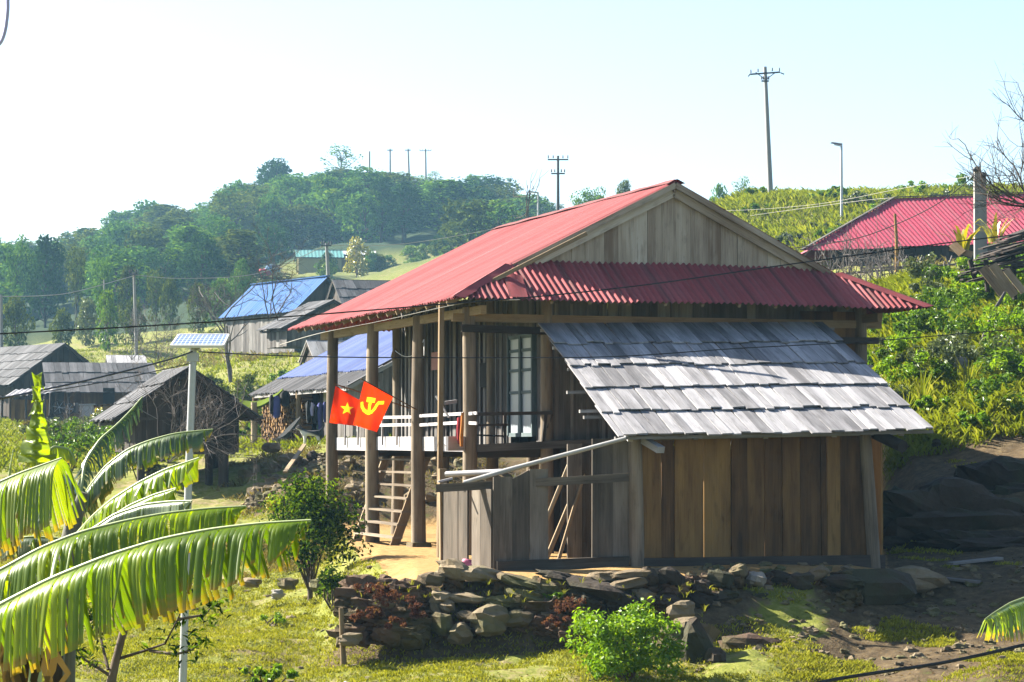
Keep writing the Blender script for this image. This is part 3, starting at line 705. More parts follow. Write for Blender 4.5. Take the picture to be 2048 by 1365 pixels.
# front flag
YF = 44.4
c4 = [at(728, 763, YF - .25), at(787, 795, YF), at(752, 864, YF + .1), at(705, 850, YF - .2)]
def strip(pts, w):
    out = []
    for i in range(len(pts) - 1):
        p, q = np.array(pts[i]), np.array(pts[i + 1]); d = q - p; d /= np.linalg.norm(d); m = np.array([-d[1], d[0]]) * w / 2; e = d * w * .25
        out.append([tuple(p + m - e), tuple(q + m + e), tuple(q - m + e), tuple(p - m - e)])
    return out
# emblem coordinates from the photograph: pixel -> patch (a, b) through the inverse bilinear map
def inv(c, p):
    A, B, C_, D = [np.array(q, float) for q in c]; a = b = .5
    for _ in range(30):
        q = (A * (1 - a) + B * a) * (1 - b) + (D * (1 - a) + C_ * a) * b; e = np.array(p) - q
        J = np.stack([(B - A) * (1 - b) + (C_ - D) * b, (D - A) * (1 - a) + (C_ - B) * a], 1); da = np.linalg.solve(J, e); a += da[0]; b += da[1]
    return (a, b)
cp = [(728, 763), (787, 795), (752, 864), (705, 850)]
arc = [(723, 806), (723.5, 813), (727, 820), (733, 825), (739, 827), (745, 825), (751, 818), (755, 810), (758, 806.5), (767, 806)]
em = strip([inv(cp, p) for p in arc], .085) + strip([inv(cp, p) for p in ((741, 800), (739, 813), (738, 826))], .10) + strip([inv(cp, p) for p in ((734, 799), (749, 801.5))], .11)
flag('party_flag', 'red flag with yellow hammer and sickle on an angled pole', c4, [at(846, 827, 44.75), at(722, 758, YF - .3)], em)
cp = [(671, 772), (722, 803), (707, 852), (660, 846)]
c4 = [at(*cp[0], 44.9), at(*cp[1], 44.8), at(*cp[2], 44.8), at(*cp[3], 44.9)]
ctr = (693.5, 818); stp = []
for i in range(10):
    r = 13.5 if i % 2 == 0 else 5.4; a = -math.pi / 2 + i * math.pi / 5 + .08
    stp.append(inv(cp, (ctr[0] + r * math.cos(a), ctr[1] + r * math.sin(a))))
flag('national_flag', 'red flag with a yellow star, partly behind the hammer and sickle flag', c4, [at(848, 826, 45.0), at(668, 768, 44.95)], [stp])

# hanging cloths by the corner post
def cloth(name, label, pts, mat, th=.05, grp=None, cat='cloth'):
    """pts: list of (left, right) world pairs from top to bottom; a limp garment with folds"""
    mb = MB(); n = 13; P = []
    for i, (l, r) in enumerate(pts):
        row = []
        for k in range(n):
            q = k / (n - 1); a = 2 * math.pi * q
            f = .5 - .5 * math.cos(a); p = l * (1 - f) + r * f
            row.append(p + np.array([0, 1, 0]) * th * math.sin(a) * (1 + .35 * math.sin(i * 1.3 + k)) + Zv * .01 * math.sin(k * 2))
        P.append(row)
    mb.grid(np.array(P), None, .5)
    return tag(mb.build(name, mat, None, (pts[-1][0] + pts[-1][1]) / 2), label, cat, grp)
Yc = 41.6
cloth('hanging_cloth', 'red cloth hanging from the veranda rail beside the corner post', [(at(914, 836, Yc), at(924, 834, Yc)), (at(913, 860, Yc), at(921, 858, Yc)), (at(914, 880, Yc), at(921, 884, Yc)), (at(916, 888, Yc), at(922, 890, Yc))], M['cloth_red'])
cloth('hanging_cloth', 'narrow orange cloth hanging in front of the red one by the corner post', [(at(922, 826, Yc - .3), at(928, 825, Yc - .3)), (at(921, 850, Yc - .3), at(928, 850, Yc - .3)), (at(919, 875, Yc - .3), at(927, 876, Yc - .3)), (at(920, 893, Yc - .3), at(926, 894, Yc - .3))], M['cloth_orange'], .04)

# ------------------------------------------------------------------ the lean-to shed
HV = -4.85
sh_u0, sh_u1 = 1.10, 5.42
shed = thing('lean_to_shed', 'brown board lean-to shed with silvery shake roof in front of the red roofed house', 'shed', H(3.2, HV, 0))
mb = MB(); es = [u_at(p, HV) for p in (1282, 1322, 1347, 1406, 1461, 1493, 1528, 1563, 1599, 1640, 1652, 1679, 1737)]
planks(mb, None, H(es[0], HV, 0), H(es[-1], HV, 0), .13, 2.08, [u - es[0] for u in es], .03, jz=0, jd=.016, gap=.012)
mb.build('front_wall', M['wood_brown'], shed)
mb = MB(); planks(mb, None, H(sh_u1 + .1, HV + .1, 0), H(sh_u1 + .1, -.4, 0), .0, lambda s: 2.1 + .40 * s, cuts(4.4, .28), .03); 

mb.build('side_wall', M['wood_brown'], shed)
for px, r, zt, lean in ((1271, .125, 2.07, -.03), (1745, .11, 2.1, -.16)):
    u = u_at(px, HV); mb = MB(); mb.tube([H(u - lean * 0, HV - .03, -.12), H(u + lean * .5, HV - .03, 1.0), H(u + lean, HV - .03, zt)], [r, r * .95, r * .88], 12, wob=.03); mb.build('corner_post', M['post'], shed)
mb = MB(); mb.bar(H(sh_u0 + .12, HV - .05, .03), H(sh_u1 + .05, HV - .05, .02), .09, .23); mb.build('sill_beam', M['wood_dark'], shed)
mb = MB(); mb.bar(H(sh_u0 - .2, HV, 2.02), H(sh_u1 + .3, HV, 2.12), .1, .1)
for px, py, dv in ((1300, 895, 0), (1780, 878, 0)):
    pass
ur = u_at(1302, HV - .3); mb.bar(H(ur - .15, HV + .8, 2.25), H(ur + .03, HV - .62, 1.83), .13, .10)
mb.build('rafter', M['wood_lit'], shed)
mb = MB(); ur = u_at(1770, HV - .3); mb.tube([H(ur - .1, HV + .8, 2.3), H(ur + .1, HV - .70, 1.88)], [.09, .10], 10); mb.build('rafter', M['wood_dark'], shed)
# the shake roof: corners from the photograph
PE0 = H(.63, -5.42, 2.03); PE1 = H(6.07, -5.42, 2.14); PT0 = H(1.1, -.55, 4.0)
S_v = (PE1 - PE0); Ls = np.linalg.norm(S_v); S_v = S_v / Ls
T_v = PT0 - PE0; Lt = np.linalg.norm(T_v); T_v = T_v / Lt
mb = MB(); shakes(mb, PE0, S_v, T_v, Ls, Lt, 5, .175, .022, 1.28, rag=.13)
mb.build('roof', M['shake'], shed)
mb = MB()
for f in (.02, .19, .24, .40, .60, .8, .97):
    k = .0 if f > .5 else (.28 if f in (.19, .24, .40) else 0)
    a = PE0 + T_v * Lt * f - Zv * .06 - S_v * (k + .0); mb.bar(a, a + S_v * (Ls + .05 + (.12 if f in (.6, .97) else 0) - .0 + k), .06, .05)
for s in (.3, 1.4, 2.6, 3.8, 5.0): mb.bar(PE0 + S_v * s + T_v * .25 - Zv * .13, PE0 + S_v * s + T_v * (Lt - .1) - Zv * .13, .08, .09)
mb.build('batten', M['wood_lit'], shed)

# ------------------------------------------------------------------ the plank fence pen left of the shed
pen = thing('plank_fence', 'grey upright plank fence pen between veranda posts and lean-to shed', 'fence', H(-1.2, -4.2, 0))
FA = H(-1.47, -3.19, 0); FB = H(-1.23, -4.97, 0); FC = H(1.02, -4.88, 0)
mb = MB()
planks(mb, None, FA, FB, .0, lambda s: 1.30 - .02 * s, [.05, .62, .95], .03, nrm=-Uv[:2], jz=.03)
planks(mb, None, FA, FB, .0, 1.22, [1.12, 1.42, 1.80], .03, nrm=-Uv[:2], jz=.03)
e = [0, u_at(1022, -4.93) + 1.23, u_at(1058, -4.93) + 1.23, u_at(1096, -4.93) + 1.23]
planks(mb, None, FB, FC, .06, lambda s: 1.40 if s < .45 else 1.55, e, .03, jz=.05, jd=.02)
e = [u_at(p, -4.93) + 1.23 for p in (1184, 1226, 1262)]
planks(mb, None, FB, FC, .12, lambda s: 2.0, e, .03, jz=.03, jd=.03)
e = [u_at(p, -4.4) + 1.23 for p in (1150, 1180, 1208)]
planks(mb, None, FB + Vv * .9, FC + Vv * .9, .12, lambda s: 1.9, e, .03, jz=.03, jd=.03)
mb.build('boards', M['wood_pen'], pen)
mb = MB(); mb.bar(FA + Uv * .02 - Zv * .05, FA + Uv * .0 + Zv * 1.53, .12, .10, up=Vv); mb.build('corner_post', M['wood_ochre'], pen)
mb = MB(); mb.bar(at(872, 977, 37.2), at(1258, 955, 37.15), .07, .125); mb.build('rail', M['wood_pen'], pen)
mb = MB(); mb.tube([at(892, 949, 37.9), at(1004, 944, 37.35)], .045, 8); mb.bar(at(876, 964, 37.6), at(905, 957, 37.7), .03, .03); mb.build('rail', M['wood_white'], pen)
mb = MB(); mb.tube([at(928, 966, 37.2), at(1000, 945, 37.1), at(1252, 877, 36.9)], [.035, .04, .032], 7); mb.build('rail', M['wood_lit'], pen)
mb = MB(); mb.tube([at(1003, 962, 37.05), at(1012, 955, 37.05), at(1030, 958, 37.1), at(1031, 946, 37.1)], .006, 5); mb.build('tie_wire', M['wire_pale'], pen)
mb = MB(); mb.bar(FB - Vv * .04 + Uv * .05 + Zv * .02, FC - Vv * .03 + Zv * .06, .10, .24); mb.build('sill_beam', M['wood_pen'], pen)
# poles leaning inside the pen
for i, (a, b, r, lab) in enumerate((((1056, 1130), (1150, 900), .035, 'darkest leaning pole in the fence gap, its upper end tallest'),
                       ((1090, 1125), (1168, 938), .040, 'thickest pale pole leaning in the fence gap, middle of three'),
                       ((1116, 1125), (1172, 936), .032, 'thin pale pole leaning in the fence gap nearest the shed'))):
    mb = MB(); mb.tube([at(*a, 38.3 - .2 * i), at(*b, 38.9 - .2 * i)], r, 7)
    o = mb.build('leaning_pole', M['wood_ochre'], None, at(*a, 38.3 - .2 * i)); tag(o, lab, 'pole', 'poles leaning inside the plank fence')
mb = MB(); c = at(932, 1128, 37.6); c[2] = gz(c[0], c[1]) + .1; mb.blob(c - Zv * .05, (.16, .12, .08), rough=.5, n=(12, 9))
tag(mb.build('plastic_bag', M['pink'], None, c - Zv * .1), 'crumpled pink plastic bag at the foot of the plank fence', 'bag')
# ------------------------------------------------------------------ generic gable house from roof points
def ghouse(name, label, E0, R0, dirv, L, zb, roofmat, wallmat, cat='house', inset=.5, kind='sheet', plank=.25, right=1.0, group=None, overh=.35, rows=4, wall=True, doorway=None, gablemat=None, pitch=.16, underposts=0, wz=None):
    """E0 near eave corner, R0 near ridge end, dirv horizontal ridge direction (unit), L length; right = share of the far slope that is built"""
    dirv = np.asarray(dirv, float); dirv = np.array([dirv[0], dirv[1], 0]) / np.linalg.norm(dirv[:2])
    T = R0 - E0; T = T - dirv * (T @ dirv); Ls = np.linalg.norm(T); Tn = T / Ls
    h = np.array([T[0], T[1], 0]); hw = np.linalg.norm(h); hn = h / hw; rise = T[2]
    E0 = R0 - T
    c = E0 + hn * hw + dirv * L / 2; g = thing(name, label, cat, (c[0], c[1], zb), group)
    E2 = R0 + h * right - np.array([0, 0, rise * right])
    T2 = (R0 - E2) / np.linalg.norm(R0 - E2); L2 = np.linalg.norm(R0 - E2)
    mb = MB()
    if kind == 'sheet':
        sheet(mb, E0, dirv, Tn, 0, L, lambda s: 0, lambda s: Ls, pitch=pitch, amp=.025, nt=5, spp=6, sag=.05)
        sheet(mb, E2, dirv, T2, 0, L, lambda s: 0, lambda s: L2, pitch=pitch, amp=.025, nt=4, spp=6, sag=.05)
        mb.bar(R0 - dirv * .03 + Zv * .03, R0 + dirv * (L + .03) + Zv * .03, .3, .05)
    else:
        shakes(mb, E0, dirv, Tn, L, Ls, rows, .32, .03, 1.3, rag=.1); shakes(mb, E2, dirv, T2, L, L2, rows, .34, .03, 1.3)
    r = mb.build('roof', roofmat, g)
    mb = MB()
    mb.bar(E0 + dirv * .06 - Zv * .09, R0 + dirv * .06 - Zv * .09, .05, .12); mb.bar(E2 + dirv * .06 - Zv * .09, R0 + dirv * .06 - Zv * .09, .05, .12)
    mb.bar(E0 + hn * .2 - Zv * .08, E0 + hn * .2 + dirv * L - Zv * .08, .1, .1)
    for s in np.arange(.5, L, 1.1): mb.bar(E0 + dirv * s - Zv * .07, E0 + dirv * s + T * .98 - Zv * .07, .06, .07)
    mb.build('eave_beams', M['wood_dark'], g)
    if wall:
        ez = E0[2]; wl = inset
        A = E0 + hn * wl + dirv * overh; A2 = E2 - hn * wl + dirv * overh; lw = L - 2 * overh
        Wd = np.linalg.norm((A2 - A)[:2])
        top = lambda s: ez + rise * min((wl + s) / hw, (wl + Wd - s) / hw if right >= .99 else 9) - .08 if right >= .99 else min(ez + rise * (wl + s) / hw, R0[2] - rise * max(0, (wl + s - hw)) / hw) - .08
        mb = MB(); z0 = zb if wz is None else wz
        planks(mb, None, A, A2, z0, top, cuts(Wd, plank), .04, nrm=-dirv[:2], gap=.012)
        mb.build('gable_wall', gablemat or wallmat, g)
        mb = MB(); planks(mb, None, A, A + dirv * lw, z0, ez + rise * wl / hw - .05, cuts(lw, plank), .04, nrm=-hn[:2], gap=.012)
        planks(mb, None, A2, A2 + dirv * lw, z0, E2[2] + rise * wl / hw - .05, cuts(lw, plank * 1.5), .04, nrm=hn[:2])
        planks(mb, None, A + dirv * lw, A2 + dirv * lw, z0, top, cuts(Wd, plank * 1.5), .04, nrm=dirv[:2])
        wo = mb.build('side_wall', wallmat, g)
        if doorway:
            s, wd, hgt = doorway; q = A + dirv * s - hn * .05
            mb = MB(); mb.hexa([np.array([*(q + dirv * a - hn * b)[:2], z0 + zz]) for zz in (0.05, hgt) for a, b in ((0, 0), (wd, 0), (wd, .03), (0, .03))]); mb.build('doorway', M['black'], g)
    return g, dict(E0=E0, E2=E2, R0=R0, T=T, hn=hn, dir=dirv, hw=hw)

# the blue roofed house behind the veranda (same bearing as the stilt house)
YB = 66.0
E0 = at(688, 770, YB); R0 = E0 + Uv * 4.3 + Zv * 2.35
zb = 1.88
bh, I = ghouse('blue_roof_house', 'grey plank house with blue sheet roof right behind the veranda posts', E0 + Uv * .85 + Zv * .85 * .547, R0, Vv, 11.4, zb, M['blue'], M['wood'], inset=.0, plank=.2, pitch=.2, overh=.3)
mb = MB(); sheet(mb, E0 - Zv * .06, Vv, Uv + Zv * .547, -.25, 11.7, lambda v: 0, lambda v: 1.05, pitch=.28, amp=.035, nt=3, spp=6, panel=.3); mb.build('pent_roof', M['shake_grey'], bh)
mb = MB(); mb.bar(E0 + Uv * .05 - Zv * .1 - Vv * .2, R0 - Vv * .2 - Zv * .1, .05, .1); mb.bar(E0 + Uv * .1 - Zv * .12, E0 + Uv * .1 + Vv * 11.4 - Zv * .12, .08, .08)
mb.build('barge_board', M['wood_lit'], bh)
for t in (5.6, 11.3):
    mb = MB(); p = E0 + Uv * .12 + Vv * t; mb.tube([(p[0], p[1], gz(p[0], p[1]) - .1), (p[0], p[1], E0[2] - .05)], .085, 8); mb.build('post', M['wood_ochre'], bh)
mb = MB(); p = E0 + Uv * .9 - Vv * .08; mb.bar(p + Vv * .25 + Zv * .1 - Uv * .3, p + Vv * .25 - Zv * .5 - Uv * .3, .9, .03, up=Vv); mb.build('gable_board', M['wood_lit'], bh)
mb = MB(); p = E0 + Uv * .80 + Vv * 5.0; mb.bar(p - Zv * .95, p + Zv * .0, .5, .03, up=Uv); mb.build('wall_panel', M['white'], bh)
# firewood stack under its pent roof
wp = thing('firewood_stack', 'tall stack of split brown firewood under the blue roofed house eave', 'firewood', E0 + Uv * .6 + Vv * 8 - Zv * 1.6)
mb = MB(); mb.hexa([np.array([*(E0 + Uv * u + Vv * v)[:2], z]) for z in (zb - .1, E0[2] + .02) for u, v in ((.45, 5.9), (.75, 5.9), (.75, 11.1), (.45, 11.1))]); mb.build('backing', M['black'], wp)  # black slab, shade of the gaps between logs put into its colour
mb = MB()
for v in np.arange(5.9, 11.1, .17):
    for z in np.arange(zb + .02, E0[2] - .02, .105):
        r = random.uniform(.04, .072); p = E0 + Uv * (.28 + rj(.05)) + Vv * (v + rj(.05)); p[2] = z + rj(.03)
        mb.tube([p, p + Uv * .3], r, 6, wob=.15)
mb.build('logs', M['wood_brown'], wp)
# washing along that wall
gar = [('cloth_dark', 611, 803, 623, 846, 'dark jacket hanging first beside the firewood stack'), ('cloth_lilac', 619, 806, 630, 832, 'pale lilac shirt hanging on the plank wall of the blue house'),
       ('cloth_dark', 626, 812, 637, 846, 'dark green top hanging just right of the lilac shirt'), ('cloth_navy', 634, 806, 646, 860, 'long navy garment hanging beside the veranda post'),
       ('cloth_navy', 645, 804, 655, 845, 'violet blue jacket hanging nearest the far veranda post'), ('cloth_green', 633, 850, 640, 864, 'small green cloth hung low under the washing')]
for m_, x0, y0, x1, y1, lab in gar:
    yy = YB + 2.5; w_ = x1 - x0
    cloth('hanging_garment', lab, [(at(x0 + w_ * .3, y0, yy), at(x1 - w_ * .3, y0, yy)), (at(x0, y0 + 5, yy), at(x1, y0 + 5, yy)), (at(x0 + 1, (y0 + y1) / 2, yy), at(x1 - 1, (y0 + y1) / 2, yy)), (at(x0 + 2, y1 - 4, yy), at(x1 - 1, y1 - 2, yy)), (at(x0 + 3, y1, yy), at(x1 - 3, y1, yy))], M[m_], .14, 'garments hung to dry by the blue roofed house', 'garment')
for x0, y0, x1, y1, m_, lab in ((538, 790, 548, 828, 'cloth_dark', 'brown grey jacket hanging in front of the firewood, left one'), (545, 792, 561, 836, 'cloth_navy', 'dark blue jacket hanging in front of the firewood'), (560, 782, 580, 812, 'black', 'black bundle hanging above the firewood under the eave')):
    yy = YB + 5.5; w_ = x1 - x0
    cloth('hanging_garment', lab, [(at(x0 + w_ * .3, y0, yy), at(x1 - w_ * .3, y0, yy)), (at(x0, y0 + 6, yy), at(x1, y0 + 6, yy)), (at(x0 + 1, y1 - 6, yy), at(x1, y1 - 6, yy)), (at(x0 + 3, y1, yy), at(x1 - 3, y1, yy))], M[m_], .14, 'garments hung to dry by the blue roofed house', 'garment')
# hammock
hm = MB(); a = at(544, 878, YB + 5.2); b = at(601, 836, YB + 4.6); P = []
for k in np.linspace(0, 1, 12):
    p = a * (1 - k) + b * k - Zv * .45 * 4 * k * (1 - k) * (.45 + .55 * (1 - k)); wd = .04 + .22 * math.sin(math.pi * k)
    P.append([p + Zv * wd * (q * q - .1) + np.array([q * wd * .4, -q * wd, 0]) for q in np.linspace(-1, 1, 6)])
hm.grid(np.array(P), None, .5); tag(hm.build('hammock', M['cloth_dark'], None, a), 'dark hammock slung in front of the firewood stack', 'hammock')
# dog on the ledge
def skin_obj(name, nodes, edges, mat, origin, sub=1):
    me = bpy.data.meshes.new(name); origin = np.asarray(origin)
    me.from_pydata([tuple(np.array(n[:3])) for n in nodes], edges, []); o = bpy.data.objects.new(name, me); COL.objects.link(o); o.location = origin; ORI[o.name] = origin
    sk_ = o.modifiers.new('skin', 'SKIN'); me.skin_vertices.new() if not me.skin_vertices else None
    for i, n in enumerate(nodes): me.skin_vertices[0].data[i].radius = (n[3], n[3])
    me.skin_vertices[0].data[0].use_root = True
    o.modifiers.new('sub', 'SUBSURF').levels = sub; o.modifiers['sub'].render_levels = sub
    me.materials.append(mat); return o
dx = at(622, 892, YB + 1.5); dx[2] = gz(dx[0], dx[1])
nd = [(.0, 0, .36, .085), (.16, 0, .37, .09), (-.18, 0, .37, .08), (-.27, 0, .46, .06), (-.33, .0, .53, .065), (-.43, 0, .50, .035),
      (-.17, -.06, .20, .032), (-.18, -.06, .02, .025), (-.17, .06, .20, .032), (-.15, .06, .02, .025), (.20, -.06, .22, .04), (.25, -.06, .12, .022), (.22, -.06, .02, .024), (.20, .06, .22, .04), (.26, .06, .12, .022), (.24, .06, .02, .024),
      (.27, 0, .44, .022), (.34, 0, .54, .016), (-.31, -.05, .60, .02), (-.31, .05, .60, .02)]
ed = [(0, 1), (0, 2), (2, 3), (3, 4), (4, 5), (2, 6), (6, 7), (2, 8), (8, 9), (1, 10), (10, 11), (11, 12), (1, 13), (13, 14), (14, 15), (1, 16), (16, 17), (4, 18), (4, 19)]
t = NT('dog_coat'); tp = t.n('TexCoord').outputs['Object']; sp = t.n('SeparateXYZ'); t.l(tp, sp.inputs[0])
fx = t.math('ADD', t.math('MULTIPLY', sp.outputs[2], 1.0), t.math('MULTIPLY', sp.outputs[0], .35))
M['dog'] = t.pbr(t.ramp(fx, [(.33, (.6, .58, .54)), (.38, (.02, .02, .025))]), .95)
dog = skin_obj('dog', nd, ed, M['dog'], dx); tag(dog, 'small black and white dog standing below the hung washing', 'dog')
# plank leaning on the bank
mb = MB(); mb.bar(at(570, 945, YB - 9.5), at(609, 890, YB - 3.5), .10, .05); tag(mb.build('leaning_plank', M['wood_ochre'], None, at(570, 945, YB - 9.5)), 'pale plank leaning against the bank below the washing', 'plank')

# small grey roof behind the blue house
E0s = at(596, 722, 84); R0s = at(612, 682, 85.2)
ghouse('small_hut', 'small hut with pale board roof wedged above the blue roofed house', E0s, R0s, Uv, 4.2, zat(760, 84), M['wood_lit'], M['wood_dark'], 'hut', kind='shakes', rows=1, inset=.2, overh=.15)

# far blue roof house
E0 = at(597, 622, 150); R0 = at(656, 553, 152); dr = at(447, 629, 158) - E0
zb = zat(690, 150)
ghouse('blue_roof_house', 'farther house with light blue roof halfway up the green slope', E0, R0, dr, 9.8, zb - .4, M['bluefar'], M['wood'], inset=.35, plank=.3, pitch=.35, overh=.4, gablemat=M['wood_dark'])
ghouse('shingle_house', 'house with grey shingle roof just right of the farther light blue roof', at(705, 612, 142), at(664, 560, 144.5), np.array([.96, .28, 0]), 4.2, zat(690, 142), M['shake_grey'], M['wood_dark'], inset=.4, kind='shakes', rows=3, overh=.3)
ghouse('shingle_house', 'low shingle roof house hidden just above the veranda roof corner', at(596, 654, 118), at(668, 600, 121), np.array([-.5, .86, 0]), 3.0, zat(690, 118), M['shake_grey'], M['wood'], inset=.4, kind='shakes', rows=3, overh=.3)
# purple and white clutter by its wall
for i, (px, py, m_, lab) in enumerate(((574, 678, 'cloth_lilac', 'violet bundle heaped against the wall of the farther blue house'), (584, 676, 'fur_w', 'white sack heaped beside the violet bundle'))):
    c = at(px, py, 128); mb = MB(); mb.blob(c, (.22, .2, .28), rough=.5); tag(mb.build('sack', M[m_], None, c - Zv * .28), lab, 'sack')
# yellow school block on the hill
E0 = at(640, 508, 330); R0 = at(618, 478, 333)
yh, I = ghouse('yellow_building', 'long yellow plaster block with teal roof under the forest hill', at(566, 514, 330), at(590, 500, 334.5), np.array([1, .12, 0]), 6.6, zat(548, 330), M['teal'], M['yellowwall'], 'building', inset=.5, plank=2.0, pitch=.5)
mb = MB()
for px in (594, 614): mb.bar(at(px, 512, 331.2), at(px, 546, 331.2), .2, .2)
mb.build('column', M['yellowwall'], yh)
yh2, I = ghouse('long_shed', 'long low brown shed with white roof right of the yellow building', at(670, 510, 335), at(672, 502, 338), np.array([1, .02, 0]), 5.6, zat(540, 335), M['white'], M['wood_brown'], 'shed', inset=.3, plank=.8, pitch=.5)
for px, py, w_, m_, lab in ((545, 538, 1.1, 'cloth_blue', 'pale blue tarpaulin heap beside the yellow building'), (530, 545, .8, 'cloth_red', 'reddish clay heap below the blue tarpaulin')):
    c = at(px, py, 322); mb = MB(); mb.blob(c, (w_, .8, .5), rough=.5); tag(mb.build('heap', M[m_], None, c - Zv * .5), lab, 'heap')

# granary on stilts
YG = 59.5
zb = gz(at(430, 890, YG)[0], YG)
dg = np.array([-.30, .954, 0])
gh, I = ghouse('granary', 'dark wooden granary on stilts behind the solar panel pole', at(236, 839, YG), at(380, 734, YG + .9), dg, 4.2, zb, M['shake_grey'], M['wood_dark'], 'granary', inset=.55, kind='shakes', rows=3, overh=.3, wz=zat(905, YG), plank=.35)
for px, dy, r in ((282, .4, .1), (418, .5, .1), (447, .3, .13), (300, 3.2, .1), (430, 3.4, .1)):
    p = at(px, 900, YG + dy); mb = MB(); mb.tube([(p[0], p[1], gz(p[0], p[1]) - .1), (p[0], p[1], zat(902, YG) + .05)], r, 9); mb.build('stilt', M['wood_dark'], gh)
mb = MB(); mb.bar(at(262, 905, YG + .25), at(462, 903, YG + .25), .12, .14); mb.build('floor_beam', M['wood_dark'], gh); mb = MB(); mb.bar(at(262, 905, YG + 3.6), at(470, 903, YG + 3.6), .12, .14); mb.build('floor_beam', M['wood_dark'], gh); mb = MB(); mb.bar(at(225, 838, YG + .4), at(500, 838, YG + .4), .07, .07); mb.build('tie_beam', M['wood_dark'], gh)
mb = MB(); mb.bar(at(462, 812, YG + .5), at(466, 905, YG + .5), .25, .05, up=(0, 1, 0)); mb.build('wall_board', M['wood_dark'], gh)
# mossy ledge roof of the lean-to between granary and firewood
mb = MB()
P = np.array([[at(470 + 95 * a, 812 - 4 * b - 32 * a * a - 14 * b * (1 - a) + 9 * math.sin(a * 3.1), YB + 6 + 2 * b) for b in np.linspace(0, 1, 5)] for a in np.linspace(0, 1, 12)])
mb.grid(P, None, .6); mb.grid(P - Zv * .07, None, .6)
tag(mb.build('mossy_roof', M['lf_olive'], None, at(500, 880, YB + 6)), 'sagging moss covered roof edge between granary and firewood', 'roof')
mb = MB(); p = on_ground(508, YB + 6); mb.tube([p - Zv * .1, at(508, 805, YB + 6)], .09, 8); mb.build; tag(mb.build('support_post', M['wood_ochre'], None, p), 'round post holding the sagging mossy roof edge', 'post')

# farmhouse group at left
YA = 128.0
zA = zat(832, YA)
ghouse('farmhouse', 'big dark farmhouse with long grey shake roof at the left', at(40, 770, YA), at(131, 687, YA + 3), np.array([-.62, .78, 0]), 12.0, zA, M['shake_grey'], M['wood_dark'], inset=.5, kind='shakes', rows=5, overh=.4)
fb = thing('farmhouse_annex', 'low annex with three courses of grey shakes beside the big farmhouse', 'house', at(200, 830, YA - 5))
a0 = at(93, 786, YA - 6); a1 = at(322, 786, YA - 4.5); b0 = at(84, 727, YA - 2.6)
Sv = (a1 - a0) / np.linalg.norm(a1 - a0); Tv = (b0 - a0); Tv = Tv - Sv * (Tv @ Sv) * .0; lt = np.linalg.norm(Tv); Tv /= lt
mb = MB(); shakes(mb, a0, Sv, Tv, np.linalg.norm(a1 - a0), lt, 3, .3, .05, 1.25, rag=.14); mb.build('roof', M['shake_grey'], fb)
mb = MB(); mb.hexa([a0 + Tv * lt - Zv * 3.2, a1 + Tv * lt - Zv * 3.2, a1 + Tv * lt - Zv * 3.2 + np.array([0, .1, 0]), a0 + Tv * lt - Zv * 3.2 + np.array([0, .1, 0]), a0 + Tv * lt, a1 + Tv * lt, a1 + Tv * lt + np.array([0, .1, 0]), a0 + Tv * lt + np.array([0, .1, 0])]); mb.build('back_wall', M['wood_dark'], fb)
c0 = at(128, 834, YA - 5.2); c1 = at(308, 834, YA - 4)
mb = MB(); planks(mb, None, c0, c1, zA - .3, a0[2] + .25, cuts(np.linalg.norm((c1 - c0)[:2]), .5), .05); mb.build('front_wall', M['wood_brown'], fb)
mb = MB(); q0 = at(206, 830, YA - 5.3); q1 = at(229, 830, YA - 5.2); mb.hexa([np.array([*(q)[:2], z]) - np.array([0, d, 0]) for z in (zA - .2, zA + 1.35) for q, d in ((q0, 0), (q1, 0), (q1, .05), (q0, .05))]); mb.build('doorway', M['black'], fb)  # black slab, the dark inside the open doorway put into its colour
mb = MB()
for px in (100, 112, 136): mb.tube([at(px, 832, YA - 6), at(px + 2, 786, YA - 5.8)], .07, 6)
mb.build('post', M['wood_dark'], fb)
# open lean-to at far left
ls = thing('open_lean_to', 'open lean-to with thin pale roof in front of the big farmhouse', 'shed', at(40, 830, YA - 9))
mb = MB(); e0, e1 = at(8, 794, YA - 10), at(100, 786, YA - 9); tt = at(30, 780, YA - 7) - e0; S2 = (e1 - e0) / np.linalg.norm(e1 - e0)
sheet(mb, e0, S2, tt / np.linalg.norm(tt), 0, np.linalg.norm(e1 - e0), lambda s: 0, lambda s: np.linalg.norm(tt), pitch=.3, amp=.03, nt=3); mb.build('roof', M['shake'], ls)
mb = MB()
for px in (4, 20, 52, 90): mb.tube([at(px, 838, YA - 9.6), at(px, 792, YA - 9.6)], .06, 6)
mb.build('post', M['wood_dark'], ls)
mb = MB(); planks(mb, None, at(22, 838, YA - 8), at(92, 838, YA - 8), zat(838, YA - 8) - .3, zat(800, YA - 8), cuts(1.85, .2), .04); mb.build('back_wall', M['wood_brown'], ls)
ghouse('small_outbuilding', 'tiny outbuilding with bright shake roof above the annex ridge', at(216, 729, 158), at(212, 711, 160), np.array([.97, .2, 0]), 2.6, zat(745, 158), M['shake'], M['wood_dark'], 'outbuilding', kind='shakes', rows=1, inset=.2, overh=.15)
ghouse('pale_hut', 'pale roofed hut at the far left edge below the trees', at(-30, 716, 180), at(-34, 694, 183), np.array([.98, .2, 0]), 3.2, zat(730, 180), M['wood_lit'], M['wood'], 'hut', kind='shakes', rows=1, inset=.2, overh=.2)
